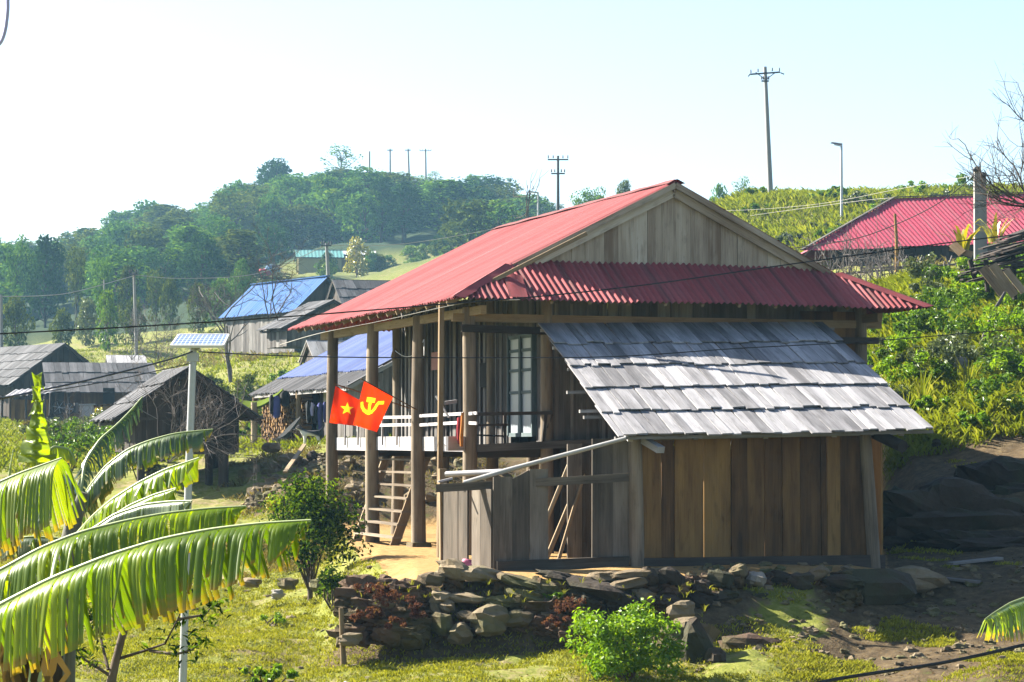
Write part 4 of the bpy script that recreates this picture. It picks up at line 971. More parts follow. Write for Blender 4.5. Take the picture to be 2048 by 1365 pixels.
# yard things of the farmhouse
cb = thing('wooden_bench_box', 'white wooden box bench standing before the annex door', 'box', at(174, 825, YA - 8))
mb = MB(); p0, p1 = at(162, 823, YA - 8), at(186, 822, YA - 8); mb.bar(p0 - Zv * .0, p1, .6, .55); mb.build('box', M['wood_white'], cb)
mb = MB(); mb.bar(p0 + Zv * .32 - np.array([.05, 0, 0]), p1 + Zv * .32 + np.array([.05, 0, 0]), .7, .06); mb.build('lid', M['wood_white'], cb)
mb = MB(); p0, p1 = at(189, 824, YA - 7), at(228, 822, YA - 7); mb.bar(p0, p1, .7, .5); [mb.bar(p0 + (p1 - p0) * k + Zv * .3, p0 + (p1 - p0) * (k + .25) + Zv * .33, .7, .05) for k in (.0, .3, .6)]
tag(mb.build('board_pile', M['wood_brown'], None, p0 - Zv * .3), 'dark pile of boards right of the white box bench', 'pile')
mb = MB(); p = at(153, 826, YA - 8); mb.tube([p, at(152, 806, YA - 8)], [.16, .10], 8); tag(mb.build('stump', M['wood'], None, p), 'upright grey stump left of the white box bench', 'stump')
def wheel_thing(px, py, r, lab):
    c = at(px, py, YA - 8.4); mb = MB(); k = np.linspace(0, 2 * math.pi, 20); mb.tube([c + np.array([math.cos(q) * r, .1 * math.sin(q), math.sin(q) * r]) for q in k], .035, 5); b = thing('hoop', lab, 'hoop', c - Zv * r); mb.build('rim', M['rubber'], b)
    mb = MB(); [mb.tube([c, c + np.array([math.cos(q) * r, .1 * math.sin(q), math.sin(q) * r])], .012, 4) for q in k[:-1:3]]; mb.build('spokes', M['steel'], b)
wheel_thing(118, 815, .34, 'wheel leaning against the annex posts, the left one'); wheel_thing(138, 818, .26, 'smaller wheel leaning right of the larger wheel')

# ------------------------------------------------------------------ red roof house on the right slope
YRD = 100.0
E0 = at(1603, 502, YRD); E1 = at(2150, 480, YRD + 3); Rl = at(1788, 397, YRD + 5.5); Rr = at(2150, 372, YRD + 8)
rh = thing('red_roof_house', 'wide crimson roofed house on the slope behind the bare thicket', 'house', np.array([*at(1850, 500, YRD + 5)[:2], zat(540, YRD + 4)]))
Sv = (E1 - E0); Lr = np.linalg.norm(Sv); Sv /= Lr
Tv = Rl - E0; sx = Tv @ Sv; Tv = Tv - Sv * sx; ltr = np.linalg.norm(Tv); Tv /= ltr
mb = MB(); sheet(mb, E0, Sv, Tv, 0, Lr, lambda s: 0, lambda s: min(ltr, ltr * s / sx + .02) - .0 * s, pitch=.2, amp=.012, nt=6, spp=6, sag=.06, panel=1.0); rr_ = mb.build('roof', M['red2'], rh)
mb = MB(); mb.bar(E0 + Zv * .05, Rl + Zv * .05, .13, .04); mb.bar(Rl + Zv * .05, Rl + Sv * (Lr - sx) + Zv * .05, .13, .04); mb.build('ridge_cap', M['wood'], rr_)
back = np.cross(Sv, Zv); back = back / np.linalg.norm(back); back = back if back[1] > 0 else -back
Bk = Rl + back * (Rl - E0)[1] * .9; 
mb = MB(); mb.add([E0 + Sv * .3, Rl, E0 + Sv * 2.2 + back * 8], np.array([(0, 1, 2)]), None, .5); mb.add([Rl, Rl + Sv * (Lr - sx), Rl + Sv * (Lr - sx) + back * 4.2 - Zv * 2, E0 + Sv * 2.2 + back * 8], np.array([(0, 1, 2, 3)]), None, .5); mb.build('roof_slope', M['red2'], rh)
mb = MB(); w0 = E0 + Sv * 1.6 + back * .7; planks(mb, None, w0, E1 + back * .7, zat(556, YRD), E0[2] + .5, cuts(np.linalg.norm((E1 - w0)[:2]), .3), .04, jd=.02); mb.build('front_wall', M['wood_dark'], rh)
mb = MB(); sheet(mb, at(1985, 480, YRD - 6), Sv, Tv, 0, 3.4, lambda s: 0, lambda s: 1.9, pitch=.2, amp=.022, nt=4, spp=6)
mb.build('porch_roof', M['red2'], rh)
# rail fence in front of it
pf = thing('pole_fence', 'rough grey pole fence on the slope below the crimson roof', 'fence', at(1800, 545, 88))
mb = MB()
for a, b in (((1690, 548), (1925, 528)), ((1700, 560), (1940, 545)), ((1720, 538), (1900, 531))): mb.tube([at(*a, 88), at(*b, 89)], .04, 5)
mb.build('rails', M['barkgrey'], pf)
for px in range(1700, 1935, 21):
    mb = MB(); p = on_ground(px, 88.3); mb.tube([p - Zv * .2, at(px + rj(6), 512 + rj(10) + 10, 88.3)], .035, 5); mb.build('picket', M['barkgrey'], pf)
mb = MB()
for px in range(1800, 1910, 15): mb.tube([at(px, 550, 88.6), at(px + 14 * (-1) ** (px // 15), 512, 88.6)], .025, 4)
mb.build('brace', M['barkgrey'], pf)
mb = MB(); p = on_ground(1796, 84); mb.tube([p - Zv * .2, at(1793, 480, 84), at(1790, 428, 84)], [.07, .06, .045], 7); tag(mb.build('fence_post', M['wood_brown'], None, p), 'thin tall brown post standing before the crimson roof', 'post')
# stack of old boards at the right edge
bs = thing('board_stack', 'tumbledown stack of dark old boards on props at the right edge', 'lumber', at(2000, 590, 58))
mb = MB(); rs = random.Random(5)
for i in range(46):
    f = i / 46; yy = 56 + rs.random() * 2.5; px0 = 1905 + 60 * rs.random() + 70 * f; py0 = 562 - 78 * f + rs.uniform(-5, 5) 
    a = at(px0, py0 - (px0 - 1930) * .12, yy); b = at(px0 + rs.uniform(90, 190), py0 - (px0 - 1930) * .12 - rs.uniform(18, 45), yy + 1)
    mb.bar(a, b, rs.uniform(.10, .24), .035)
mb.build('boards', M['wood_dark'], bs)
mb = MB()
for a, b, w_ in (((1965, 536), (2006, 588), .22), ((1985, 530), (2030, 592), .2), ((2012, 540), (2048, 585), .16), ((1900, 496), (1945, 510), .14), ((1905, 488), (1925, 508), .2)): mb.bar(at(*a, 55.8), at(*b, 55.6), w_, .04, up=(0, 1, 0))
mb.build('fallen_boards', M['wood_ochre'], bs)
mb = MB()
for a, b in (((1975, 585), (1972, 520)), ((2030, 600), (2026, 505)), ((1940, 520), (1950, 560))): mb.tube([at(*a, 57), at(*b, 57)], .06, 6)
mb.build('prop', M['wood_dark'], bs)
mb = MB(); mb.tube([at(1962, 690, 54), at(1985, 628, 54.3), at(2010, 585, 54.6)], [.05, .045, .03], 6); mb.tube([at(1985, 628, 54.3), at(1992, 660, 54.2)], .02, 5)
tag(mb.build('dead_branch', M['barkgrey'], None, at(1962, 690, 54)), 'bare grey branch propped against the tumbledown board stack', 'branch')

# ------------------------------------------------------------------ poles and wires
def pole(name, label, px, pt, Y, r, arms=(), lean=0, mat='concrete', grp=None, base=None):
    p = on_ground(px, Y) if base is None else at(px, base, Y); t = at(px + lean, pt, Y)
    g = thing(name, label, 'utility pole', p, grp); mb = MB(); mb.tube([p - Zv * .3, t], [r, r * .6], 8); mb.build('shaft', M[mat], g)
    for (py, hw, dz) in arms:
        q = at(px + lean, py, Y); mb = MB(); mb.bar(q + np.array([-hw, -.1, -dz]), q + np.array([hw, -.1, dz * .2]), .1, .1); a = mb.build('crossarm', M['iron'], g)
        mb = MB()
        for s in (-1, -.5, .5, 1):
            z = np.array([hw * s * .95, -.1, -dz * (s < 0) * abs(s) + .1]); mb.tube([q + z, q + z + Zv * .22], [.05, .035], 6)
        mb.build('insulator', M['iron'], a)
    return g
bp = pole('power_pole', 'tall leaning concrete power pole with arms on the right ridge', 1544, 134, 160, .19, ((146, 1.0, .12), (163, .25, 0)), -14, 'concrete')
mb = MB(); q = at(1531, 146, 160); [mb.bar(q + np.array([s * .9, -.1, .02]), at(1531.5, 160, 160), .05, .05) for s in (-.75, .75)]; mb.tube([q, q + Zv * .35], .08, 6); mb.tube([q + np.array([-1, 0, -.05]), q + np.array([-1.15, 0, -.25])], .04, 4); mb.tube([q + np.array([1, 0, 0]), q + np.array([1.25, 0, -.1])], .04, 4); mb.build('brace', M['iron'], bp)
pole('power_pole', 'power pole with two crossarms above the red ridge', 1116, 312, 175, .14, ((320, .75, 0), (348, .5, 0)), 0, 'iron', base=470)
hill = [(739, 303, 0, 'bare'), (781, 298, -1, 'single arm'), (822, 298, -6, 'leaning'), (853, 298, -2, 'wide crossarm')]
labs = ['slim bare pole on the hilltop just right of the big sparse tree', 'straight hilltop pole between the bare pole and the leaning pole', 'leaning thin pole on the hilltop, top tilted left', 'hilltop pole with a wide crossarm, nearest the right trees']
for (px, py, ln, _), lb in zip(hill, labs):
    pole('power_pole', lb, px, py, 410, .22, ((py + 4, 1.0 if px == 853 else .5, 0),) if px != 739 else (), ln, 'concrete', 'power poles along the hilltop', base=440)
pole('power_pole', 'slim grey pole behind the farther light blue roof', 660, 487, 170, .17, ((492, .35, 0),), -7, 'concrete', base=600)
pole('power_pole', 'grey village pole on the slope below the left trees', 274, 546, 165, .14, ((549, .3, 0),), -6, 'concrete')
pole('power_pole', 'thin pole half hidden by the big round tree', 210, 560, 200, .10, (), -2, 'concrete')
pole('power_pole', 'pale pole cut by the left picture edge', 4, 590, 140, .14, (), -2, 'concrete')
# twin concrete pole at right
for k, (px, pt, lab) in enumerate(((1960, 335, 'taller of the twin square concrete poles before the crimson roof'), (1969, 346, 'shorter of the twin square concrete poles, set close beside its partner'))):
    Y = 74 + k * .3; p = on_ground(px, Y); g = thing('concrete_pole', lab, 'utility pole', p, 'twin concrete poles'); mb = MB(); mb.bar(p - Zv * .3, at(px - 6 + 2 * k, pt, Y), .26, .2, up=(0, 1, 0), w1=.19); mb.build('shaft', M['concrete'], g)
    mb = MB(); q = at(px - 6, pt + 6, Y - .15); mb.tube([q - np.array([.12, 0, 0]), q + np.array([.12, 0, 0])], .05, 6); mb.tube([q + np.array([.05, 0, .0]), q + np.array([.05, 0, .12])], .035, 6); mb.build('insulator', M['iron'], g)
# street lamp on the slope
p = on_ground(1686, 140); sl = thing('street_lamp', 'slim grey solar street lamp on the green slope', 'street lamp', p)
mb = MB(); mb.tube([p - Zv * .2, at(1683, 290, 140)], [.09, .06], 8); mb.build('pole', M['steel'], sl)
mb = MB(); mb.hexa([at(1660, 287, 140), at(1684, 292, 140), at(1684, 290, 141), at(1664, 285.5, 141), at(1662, 285.5, 140), at(1685, 288, 140), at(1685, 287, 141), at(1665, 284, 141)]); mb.build('solar_panel', M['iron'], sl)
mb = MB(); mb.hexa([at(1668, 291, 139.9), at(1682, 294, 139.9), at(1682, 293, 140.3), at(1668, 290, 140.3), at(1668, 289, 139.9), at(1683, 291, 139.9), at(1683, 290, 140.3), at(1668, 287, 140.3)]); mb.build('lamp_head', M['white'], sl)
p = at(1076, 470, 190); s2 = thing('street_lamp', 'small distant street lamp just left of the two armed pole', 'street lamp', p)
mb = MB(); mb.tube([p - Zv * .3, at(1076, 386, 190)], .07, 6); mb.build('pole', M['steel'], s2); mb = MB(); mb.bar(at(1077, 386, 190), at(1060, 384, 190), .25, .1); mb.build('lamp_head', M['steel'], s2)

# solar panel pole in the foreground
YS = 26.0
p = on_ground(363, YS); sp_ = thing('solar_panel_pole', 'galvanised pole with small solar panel on top near banana leaves', 'solar light', p)
mb = MB(); mb.tube([p - Zv * .3, at(377, 960, YS), at(387, 685, YS)], [.044, .041, .038], 14); mb.build('pole', M['steel'], sp_)
A, B, C_, D = at(342, 693, YS - .12), at(446, 693, YS - .12), at(457, 671, YS + .30), at(358, 671, YS + .30)
mb = MB(); nn = np.cross(B - A, D - A); nn /= np.linalg.norm(nn); nn = nn if nn[2] > 0 else -nn
for a, b in ((A, B), (B, C_), (C_, D), (D, A)): mb.bar(a, b, .022, .03, up=nn)
fr_ = mb.build('panel_frame', M['white'], sp_)
t = NT('solar_cells'); uv = t.n('TexCoord').outputs['UV']; br = t.n('TexBrick'); t.l(uv, br.inputs['Vector']); br.offset = 0; br.inputs['Scale'].default_value = 1
br.inputs['Color1'].default_value = (.05, .09, .22, 1); br.inputs['Color2'].default_value = (.06, .10, .25, 1); br.inputs['Mortar'].default_value = (.5, .55, .62, 1); br.inputs['Mortar Size'].default_value = .012; br.inputs['Brick Width'].default_value = .16; br.inputs['Row Height'].default_value = .16
M['cells'] = t.pbr(br.outputs[0], .35, None, .3)
mb = MB(); mb.hexa([A - nn * .008, B - nn * .008, C_ - nn * .008, D - nn * .008, A + nn * .008, B + nn * .008, C_ + nn * .008, D + nn * .008]); 
mb.build('panel_back', M['white'], fr_)
mb = MB(); mb.add([A + nn * .012, B + nn * .012, C_ + nn * .012, D + nn * .012], np.array([(0, 1, 2, 3)]), [(0, 0), (1.92, 0), (1.92, .96), (0, .96)], .5); mb.build('solar_cells', M['cells'], fr_)
mb = MB(); q = at(386, 716, YS); mb.bar(q - Zv * .04, q + Zv * .05, .12, .09, up=(0, 1, 0)); mb.bar(at(386, 690, YS), at(398, 686, YS + .12), .05, .04); mb.build('bracket', M['steel'], sp_)
mb = MB(); mb.tube([at(398, 700, YS - .05), at(401, 699, YS - .05)], [.02, .028], 8); mb.bar(at(394, 700, YS), at(400, 697, YS), .03, .03); mb.build('cable_clamp', M['steel'], sp_)

def cable(name, label, pts, r, mat='rubber', cat='cable'):
    """pts: (px, py, Y) joined by a smooth curve"""
    P = np.array([at(*q) for q in pts]); n = len(P); out = []
    for i in range(n - 1):
        p0 = P[max(i - 1, 0)]; p1 = P[i]; p2 = P[i + 1]; p3 = P[min(i + 2, n - 1)]
        for t_ in np.linspace(0, 1, 14, endpoint=(i == n - 2)):
            out.append(.5 * ((2 * p1) + (-p0 + p2) * t_ + (2 * p0 - 5 * p1 + 4 * p2 - p3) * t_ ** 2 + (-p0 + 3 * p1 - 3 * p2 + p3) * t_ ** 3))
    mb = MB(); mb.tube(out, r, 6); return tag(mb.build(name, M[mat], None, P[0]), label, cat)
cable('power_cable', 'black cable sagging across the whole red roof from edge to edge', [(-200, 680, 29), (0, 668, 30), (300, 652, 31), (600, 632, 32), (860, 611, 33), (1070, 594, 34), (1300, 569, 35), (1580, 529, 36), (1880, 488, 37), (2060, 466, 38), (2250, 438, 39)], .0095)
cable('power_cable', 'thin cable running right from the solar panel pole past the shake roof', [(398, 704, YS), (540, 711, 27.5), (700, 715, 29), (1000, 716, 31), (1240, 713, 33), (1480, 697, 34), (1735, 683, 35), (2060, 656, 36), (2250, 636, 37)], .007)
cable('power_cable', 'thin cable running left from the solar panel pole over the farm roofs', [(386, 703, YS), (330, 722, 25), (170, 762, 23), (0, 798, 21), (-150, 830, 19)], .009)
cable('power_cable', 'slack second cable below it over the grey annex roof', [(382, 727, YS), (270, 752, 24.5), (165, 772, 23), (60, 788, 21.5), (-120, 812, 19)], .005)
cable('white_wire', 'pale wire strung along the veranda eave', [(560, 690, 43), (640, 667, 42), (760, 643, 41.5), (900, 612, 41), (960, 603, 40.9), (1040, 600, 40.8)], .006, 'wire_pale', 'wire')
cable('power_cable', 'far pale line between the slope pole and the blue roof pole', [(268, 550, 165), (350, 557, 166), (480, 553, 168), (560, 533, 169), (653, 490, 170)], .022, 'wire_pale')
cable('power_cable', 'far pale line right of the blue roof pole across the dark tree', [(653, 490, 170), (740, 492, 171), (840, 484, 172), (1000, 455, 174), (1116, 420, 175)], .022, 'wire_pale')
cable('power_cable', 'far pale line at left among the tree trunks', [(-60, 600, 140), (0, 594, 140), (80, 592, 148), (150, 584, 155), (268, 552, 165)], .025, 'wire_pale')
cable('power_cable', 'thin line from the twin poles down over the crimson roof', [(1958, 345, 74), (1880, 405, 74), (1790, 450, 74.5), (1700, 480, 75), (1560, 500, 76)], .014)
cable('power_cable', 'thin pale line from the twin poles along the green ridge', [(1958, 350, 74), (1800, 378, 90), (1640, 408, 110), (1500, 420, 125), (1400, 422, 130)], .006, 'wire_pale')
cable('power_cable', 'pale pipe line lying along the green slope below the ridge', [(1500, 432, 131), (1600, 418, 128), (1740, 400, 122), (1850, 392, 118)], .009, 'wire_pale')
cable('power_cable', 'drooping cable end at the top left corner', [(14, -40, 7), (15.5, 10, 7), (14, 35, 7), (10, 62, 7), (2, 84, 7), (-12, 98, 7)], .0055, 'cloth_lilac')
g_ = [(1560, 1400, 29.2), (1640, 1366, 29.5), (1760, 1345, 29.8), (1880, 1327, 30.1), (1990, 1304, 30.4), (2060, 1288, 30.6), (2300, 1240, 31.2)]
cable('water_pipe', 'black water pipe slung low across the bottom right corner', g_, .022, 'rubber', 'pipe')
mb = MB(); pts = []
for px, yy in ((690, 33.2), (720, 32.6), (750, 32.2), (775, 31.9)):
    q = on_ground(px, yy); pts.append(q + Zv * .03)
mb.tube(pts, .016, 6); tag(mb.build('hose', M['steel'], None, pts[0]), 'short grey hose lying in the grass at the bottom', 'hose')
# ------------------------------------------------------------------ foliage helpers
def leaves(mb, C, N, size, asp=.5, fold=.25, rng=RNG, rlo=0, rhi=1):
    """one bent leaf (two triangles pairs) per centre; N = preferred normals"""
    n = len(C); C = np.asarray(C); N = N + rng.normal(0, .55, (n, 3)); N /= np.linalg.norm(N, axis=1)[:, None] + 1e-9
    A = rng.normal(0, 1, (n, 3)); A[:, 2] -= .35; A -= N * (A * N).sum(1)[:, None]; A /= np.linalg.norm(A, axis=1)[:, None] + 1e-9
    B = np.cross(N, A); L = size * rng.uniform(.65, 1.35, n)[:, None]; W = L * asp
    p0 = C - A * L / 2; p1 = C + B * W / 2 + N * W * fold; p2 = C + A * L / 2 - N * L * .12; p3 = C - B * W / 2 + N * W * fold
    V = np.stack([p0, p1, p2, p3], 1).reshape(-1, 3); i = np.arange(n) * 4
    f = np.concatenate([np.stack([i, i + 1, i + 2], 1), np.stack([i, i + 2, i + 3], 1)])
    r = np.repeat(rng.uniform(rlo, rhi, n), 4)
    mb.add(V, f, None, r)
def clump_pts(c, r, n, rng=RNG, shell=.55, squash=.8):
    d = rng.normal(0, 1, (n, 3)); d /= np.linalg.norm(d, axis=1)[:, None]
    k = (shell + (1 - shell) * rng.random(n)) ** .8 * (1 + .25 * vnoise(d[:, 0] * 3 + c[0], d[:, 1] * 3 + d[:, 2] * 2 + c[1], 3) * 2)
    P = np.asarray(c) + d * k[:, None] * np.array([r, r, r * squash]); return P, d * .8 + np.array([0, 0, .4])
def tree_mesh(kind, seed):
    """returns crown MB, trunk MB for a tree about 1 unit tall per metre (real metres), base at 0"""
    rng = np.random.default_rng(seed); rr = random.Random(seed)
    cr, tk = MB(), MB()
    if kind == 'round': Hh, cw, cb, nb, dens, sz = 9, 3.2, 2.0, 22, 95, .46
    elif kind == 'tall': Hh, cw, cb, nb, dens, sz = 12, 2.6, 2.6, 26, 95, .46
    elif kind == 'sparse': Hh, cw, cb, nb, dens, sz = 12, 3.2, 5.5, 22, 30, .36
    elif kind == 'bushy': Hh, cw, cb, nb, dens, sz = 5, 2.5, .5, 16, 95, .40
    else: Hh, cw, cb, nb, dens, sz = 8, 3.4, 3.2, 18, 70, .42
    lean = np.array([rr.uniform(-.4, .4), rr.uniform(-.4, .4), 0])
    zs = np.linspace(0, Hh * .86, 7); tr = [np.array([0, 0, z]) + lean * (z / Hh) ** 1.5 + np.array([rr.uniform(-.12, .12), rr.uniform(-.12, .12), 0]) * (z > 0) for z in zs]
    tk.tube(tr, np.linspace(.20, .05, 7) * Hh / 9, 7)
    for i in range(nb):
        f = (i + .5) / nb; a = i * 2.4 + rr.uniform(-.5, .5)
        z = cb + (Hh - cb) * f ** .9 * .97
        env = math.sin(math.pi * min(1, .18 + .78 * f)) ** .7 if kind != 'umbrella' else (.4 + .6 * f)
        rad = cw * env * rr.uniform(.35, .85)
        c = np.array([math.cos(a) * rad, math.sin(a) * rad, z]) + lean * f
        br = cw * rr.uniform(.28, .48) * (.75 if kind == 'sparse' else 1)
        P, N = clump_pts(c, br, int(dens * rr.uniform(.7, 1.3)), rng)
        leaves(cr, P, N, sz, .6, .2, rng, rr.uniform(0, .35), rr.uniform(.55, 1))
        k = min(6, int((z - .8 - br * .4) / (Hh * .86) * 6)); k = max(1, k)
        q = tr[k]; tk.tube([q, q * .5 + c * .5 + np.array([0, 0, -.25]), c], [.07, .05, .02], 5)
    return cr, tk
TREES = {}
def tree_proto(kind, mat, seed):
    key = (kind, mat, seed)
    if key not in TREES:
        g = thing('forest_tree', 'x', 'tree', (0, 0, 0)); cr, tk = tree_mesh(kind, seed)
        cr.build('crown', M[mat], g); tk.build('trunk', M['bark'], g); TREES[key] = [g, kids(g), False]
    return TREES[key]
HT = dict(round=9, tall=12, sparse=12, bushy=5, umbrella=8); WT = dict(round=7.4, tall=6.2, sparse=7.4, bushy=6, umbrella=8)
def put_tree(kind, mat, seed, p, h, w, label, group=None, rot=None):
    pr = tree_proto(kind, mat, seed); sz = h / HT[kind]; sx = w / WT[kind]
    rot = random.uniform(0, 6.28) if rot is None else rot
    if not pr[2]: r = pr[0]; r.location = p; r.rotation_euler = (0, 0, rot); r.scale = (sx, sx, sz); r['label'] = label; pr[2] = True
    else: r = dup(pr[0], p, rot, (sx, sx, sz), label, pr[1])
    if group: r['group'] = group
    elif 'group' in r: del r['group']
    return r
def tree_px(kind, mat, seed, px, ptop, Y, wpx, label, group=None, pbase=None):
    p = on_ground(px, Y); top = zat(ptop, Y); 
    if pbase: p[2] = min(p[2], zat(pbase, Y))
    return put_tree(kind, mat, seed, p - Zv * .15, top - p[2], wpx * Y / F, label, group)
# distinctive trees of the wooded hill: (kind, mat, seed, px, top py, depth, width px, label)
for a in [('round', 'lf_dark', 1, 88, 474, 255, 108, 'big round dark tree left of the gap, its trunks bare below'),
          ('umbrella', 'lf_tree', 2, 28, 484, 262, 85, 'loose tree at the left edge beside the big round tree'),
          ('tall', 'lf_dark', 3, 762, 352, 352, 80, 'tallest dark tree in mid slope, left half of the dark pair'),
          ('tall', 'lf_dark', 4, 806, 368, 350, 90, 'dark tree closely right of the tallest mid slope tree'),
          ('sparse', 'lf_tree', 5, 682, 290, 425, 105, 'large airy tree on the hilltop beside the bare pole'),
          ('round', 'lf_dark', 6, 553, 318, 425, 84, 'rounded dark tree on the skyline left of the airy hilltop tree'),
          ('round', 'lf_dark', 7, 400, 470, 262, 128, 'broad dark tree standing above the village pole'),
          ('round', 'lf_tree', 8, 950, 352, 428, 110, 'broad bushy tree on the skyline right of the hilltop poles'),
          ('sparse', 'lf_tree', 9, 868, 342, 420, 60, 'thin tree on the skyline right of the wide armed pole'),
          ('umbrella', 'lf_dark', 10, 545, 448, 300, 110, 'dark spreading tree left above the yellow building'),
          ('bushy', 'lf_yellow', 11, 712, 480, 300, 68, 'yellow green bush tree before the long brown shed')]:
    tree_px(*a)
rt = random.Random(11)
SKY = ([-240, 0, 40, 130, 160, 200, 230, 300, 345, 400, 430, 470, 520, 560, 610, 640, 690, 730, 760, 800, 880, 910, 990, 1040, 1075, 1110],
       [520, 492, 490, 500, 482, 462, 440, 420, 432, 418, 405, 378, 358, 345, 348, 345, 342, 352, 352, 362, 360, 372, 362, 392, 420, 440])
KIND = ['round', 'tall', 'umbrella', 'bushy', 'round']; MATS = ['lf_tree', 'lf_tree', 'lf_dark', 'lf_olive', 'lf_tree', 'lf_olive']
GR = 'trees covering the hill'
nrow = 0
for Y, step, hpx in ((436, 44, 98), (418, 48, 104), (400, 52, 108), (380, 56, 114), (360, 60, 118), (334, 64, 124), (308, 70, 130), (286, 76, 140), (264, 84, 150)):
    px = -240 + rt.uniform(0, step)
    while px < (1110 if Y > 340 else 1000 if Y > 300 else 880):
        if 300 < Y < 346 and 490 < px < 900: px += step; continue
        if Y < 300 and px > 880: break
        yy = Y + rt.uniform(-9, 9); p = on_ground(px, yy); h = hpx * yy / F * rt.uniform(.75, 1.2); 
        sky = np.interp(px, *SKY) + rt.choice([rt.uniform(-20, 4), rt.uniform(0, 26)]); h = min(h, zat(sky, yy) - p[2])
        if yy < 320 and 490 < px < 900: h = min(h, zat(rt.uniform(545, 560), yy) - p[2], 4.5)
        
        if 30 < px < 145 and yy < 300: px += step; continue
        if h > 1.4:
            k = rt.choice(KIND) if h > 4 else 'bushy'; m = rt.choice(MATS)
            lab = {'round': 'rounded leafy tree among the woods covering the hill', 'tall': 'tall narrow tree among the woods covering the hill', 'umbrella': 'loose open crowned tree among the woods covering the hill', 'bushy': 'low bushy tree among the woods covering the hill'}[k]
            lab = {'lf_dark': 'dark ', 'lf_olive': 'olive ', 'lf_tree': 'green '}[m] + lab
            put_tree(k, m, 20 + nrow % 3, p - Zv * .3, h * 1.0, rt.uniform(.8, 1.5) * hpx * 1.05 * yy / F, lab, GR + ', ' + k + ' ' + m[3:])
            nrow += 1
        px += step * rt.uniform(.7, 1.3)
# slimmer trees and shrubs at the foot of the wood
for i, (px, top, Y, w_, k, m) in enumerate([(150, 500, 235, 60, 'umbrella', 'lf_olive'), (200, 520, 230, 70, 'umbrella', 'lf_tree'), (250, 530, 228, 60, 'tall', 'lf_olive'), (310, 545, 225, 66, 'umbrella', 'lf_olive'), (340, 560, 215, 50, 'bushy', 'lf_olive'), (170, 600, 205, 70, 'bushy', 'lf_grey'), (120, 620, 200, 60, 'bushy', 'lf_olive'), (30, 600, 200, 80, 'bushy', 'lf_olive'), (215, 585, 195, 70, 'bushy', 'lf_bush'), (265, 600, 200, 60, 'bushy', 'lf_olive'), (440, 560, 215, 80, 'bushy', 'lf_tree'), (480, 520, 230, 60, 'round', 'lf_tree'), (500, 560, 210, 60, 'bushy', 'lf_dark'), (395, 570, 200, 55, 'bushy', 'lf_olive')]):
    tree_px(k, m, 23, px, top, Y, w_, ['olive loose tree at the foot of the wood', 'green shrub at the foot of the wood'][k == 'bushy'] + [' above the farm roofs', ' near the village pole', ' left of the farther blue roof'][0 if px < 180 else 1 if px < 360 else 2], 'slender trees and shrubs at the foot of the wood')
for i in range(26):
    px = rt.uniform(640, 930); Y = rt.uniform(322, 346) if px > 700 else rt.uniform(285, 312); m = rt.choice(['lf_dark', 'lf_tree', 'lf_bush', 'lf_olive']); p = on_ground(px, Y)
    put_tree('bushy', m, 23, p - Zv * .1, rt.uniform(1.2, 3.0), rt.uniform(2.2, 4.4), {'lf_dark': 'dark', 'lf_tree': 'green', 'lf_bush': 'fresh green', 'lf_olive': 'olive'}[m] + ' bush on the clearing beside the long brown shed', 'bushes on the clearing, ' + m[3:])
for px, top, Y, w_, k, m, lab in ((1172, 378, 240, 86, 'umbrella', 'lf_tree', 'flat topped feathery tree right of the two armed power pole'), (1252, 362, 235, 55, 'round', 'lf_olive', 'small tree poking above the red ridge, left of its peak'), (1490, 352, 230, 70, 'sparse', 'lf_tree', 'pale airy tree at the foot of the tall leaning pole'), (1440, 372, 235, 60, 'bushy', 'lf_tree', 'low distant bush on the ridge left of the airy tree'), (1200, 392, 245, 70, 'bushy', 'lf_tree', 'low distant bush under the feathery tree'), (1930, 366, 160, 40, 'bushy', 'lf_bush', 'green bush on the ridge below the bare tree')):
    tree_px(k, m, 24, px, top, Y, w_, lab, None, 470)

# ------------------------------------------------------------------ bare branching plants
def branches(mb, p, d, L, r, depth, rng, spread=.6, twig=4, up=.1, n=5):
    pts = [p]; dd = d / np.linalg.norm(d); q = p
    for i in range(n):
        dd = dd + rng.normal(0, .16, 3) + np.array([0, 0, up]); dd /= np.linalg.norm(dd); q = q + dd * L / n; pts.append(q)
    mb.tube(pts, np.linspace(r, r * .55, n + 1), 5 if r > .012 else 4, cap=False)
    ends = [(pts[-1], dd)]
    if depth > 0:
        for i in range(twig):
            k = rng.integers(1, n + 1); nd = dd * .7 + rng.normal(0, spread, 3)
            ends += branches(mb, pts[k], nd, L * rng.uniform(.5, .8), r * .55, depth - 1, rng, spread, twig, up, max(3, n - 1))
    return ends
rg = np.random.default_rng(3)
bt = thing('bare_tree', 'leafless dark tree reaching in from the right edge above the crimson roof', 'tree', on_ground(2110, 66))
mb = MB(); b0 = on_ground(2110, 66); b1 = at(2085, 420, 66); mb.tube([b0, (b0 + b1) / 2, b1], [.2, .17, .14], 8); mb.build('trunk', M['bark'], bt)
mb = MB()
for (px, py, L) in ((1930, 300, 2.3), (1960, 330, 2.0), (1990, 250, 2.6), (2040, 200, 3.0), (1950, 380, 2.0), (2010, 300, 2.2), (2060, 230, 2.5)):
    e = at(px, py, 66 + rg.uniform(-1, 1)); d = e - b1; branches(mb, b1, d, np.linalg.norm(d) * .74, .035, 3, rg, .40, 4, .03, 6)
mb.build('crown', M['bark'], bt)
tg = thing('bare_shrub', 'grey leafless thicket in front of the crimson roof corner', 'shrub', on_ground(1700, 78))
mb = MB()
for i in range(46):
    px = rg.uniform(1640, 1800); p = at(px, 572, 78 + rg.uniform(-1.5, 1.5)); branches(mb, p, np.array([rg.normal(0, .35), rg.normal(0, .3), 1]), rg.uniform(.8, 1.4), .02, 2, rg, .5, 3, .03, 4)
mb.build('twigs', M['barkgrey'], tg)
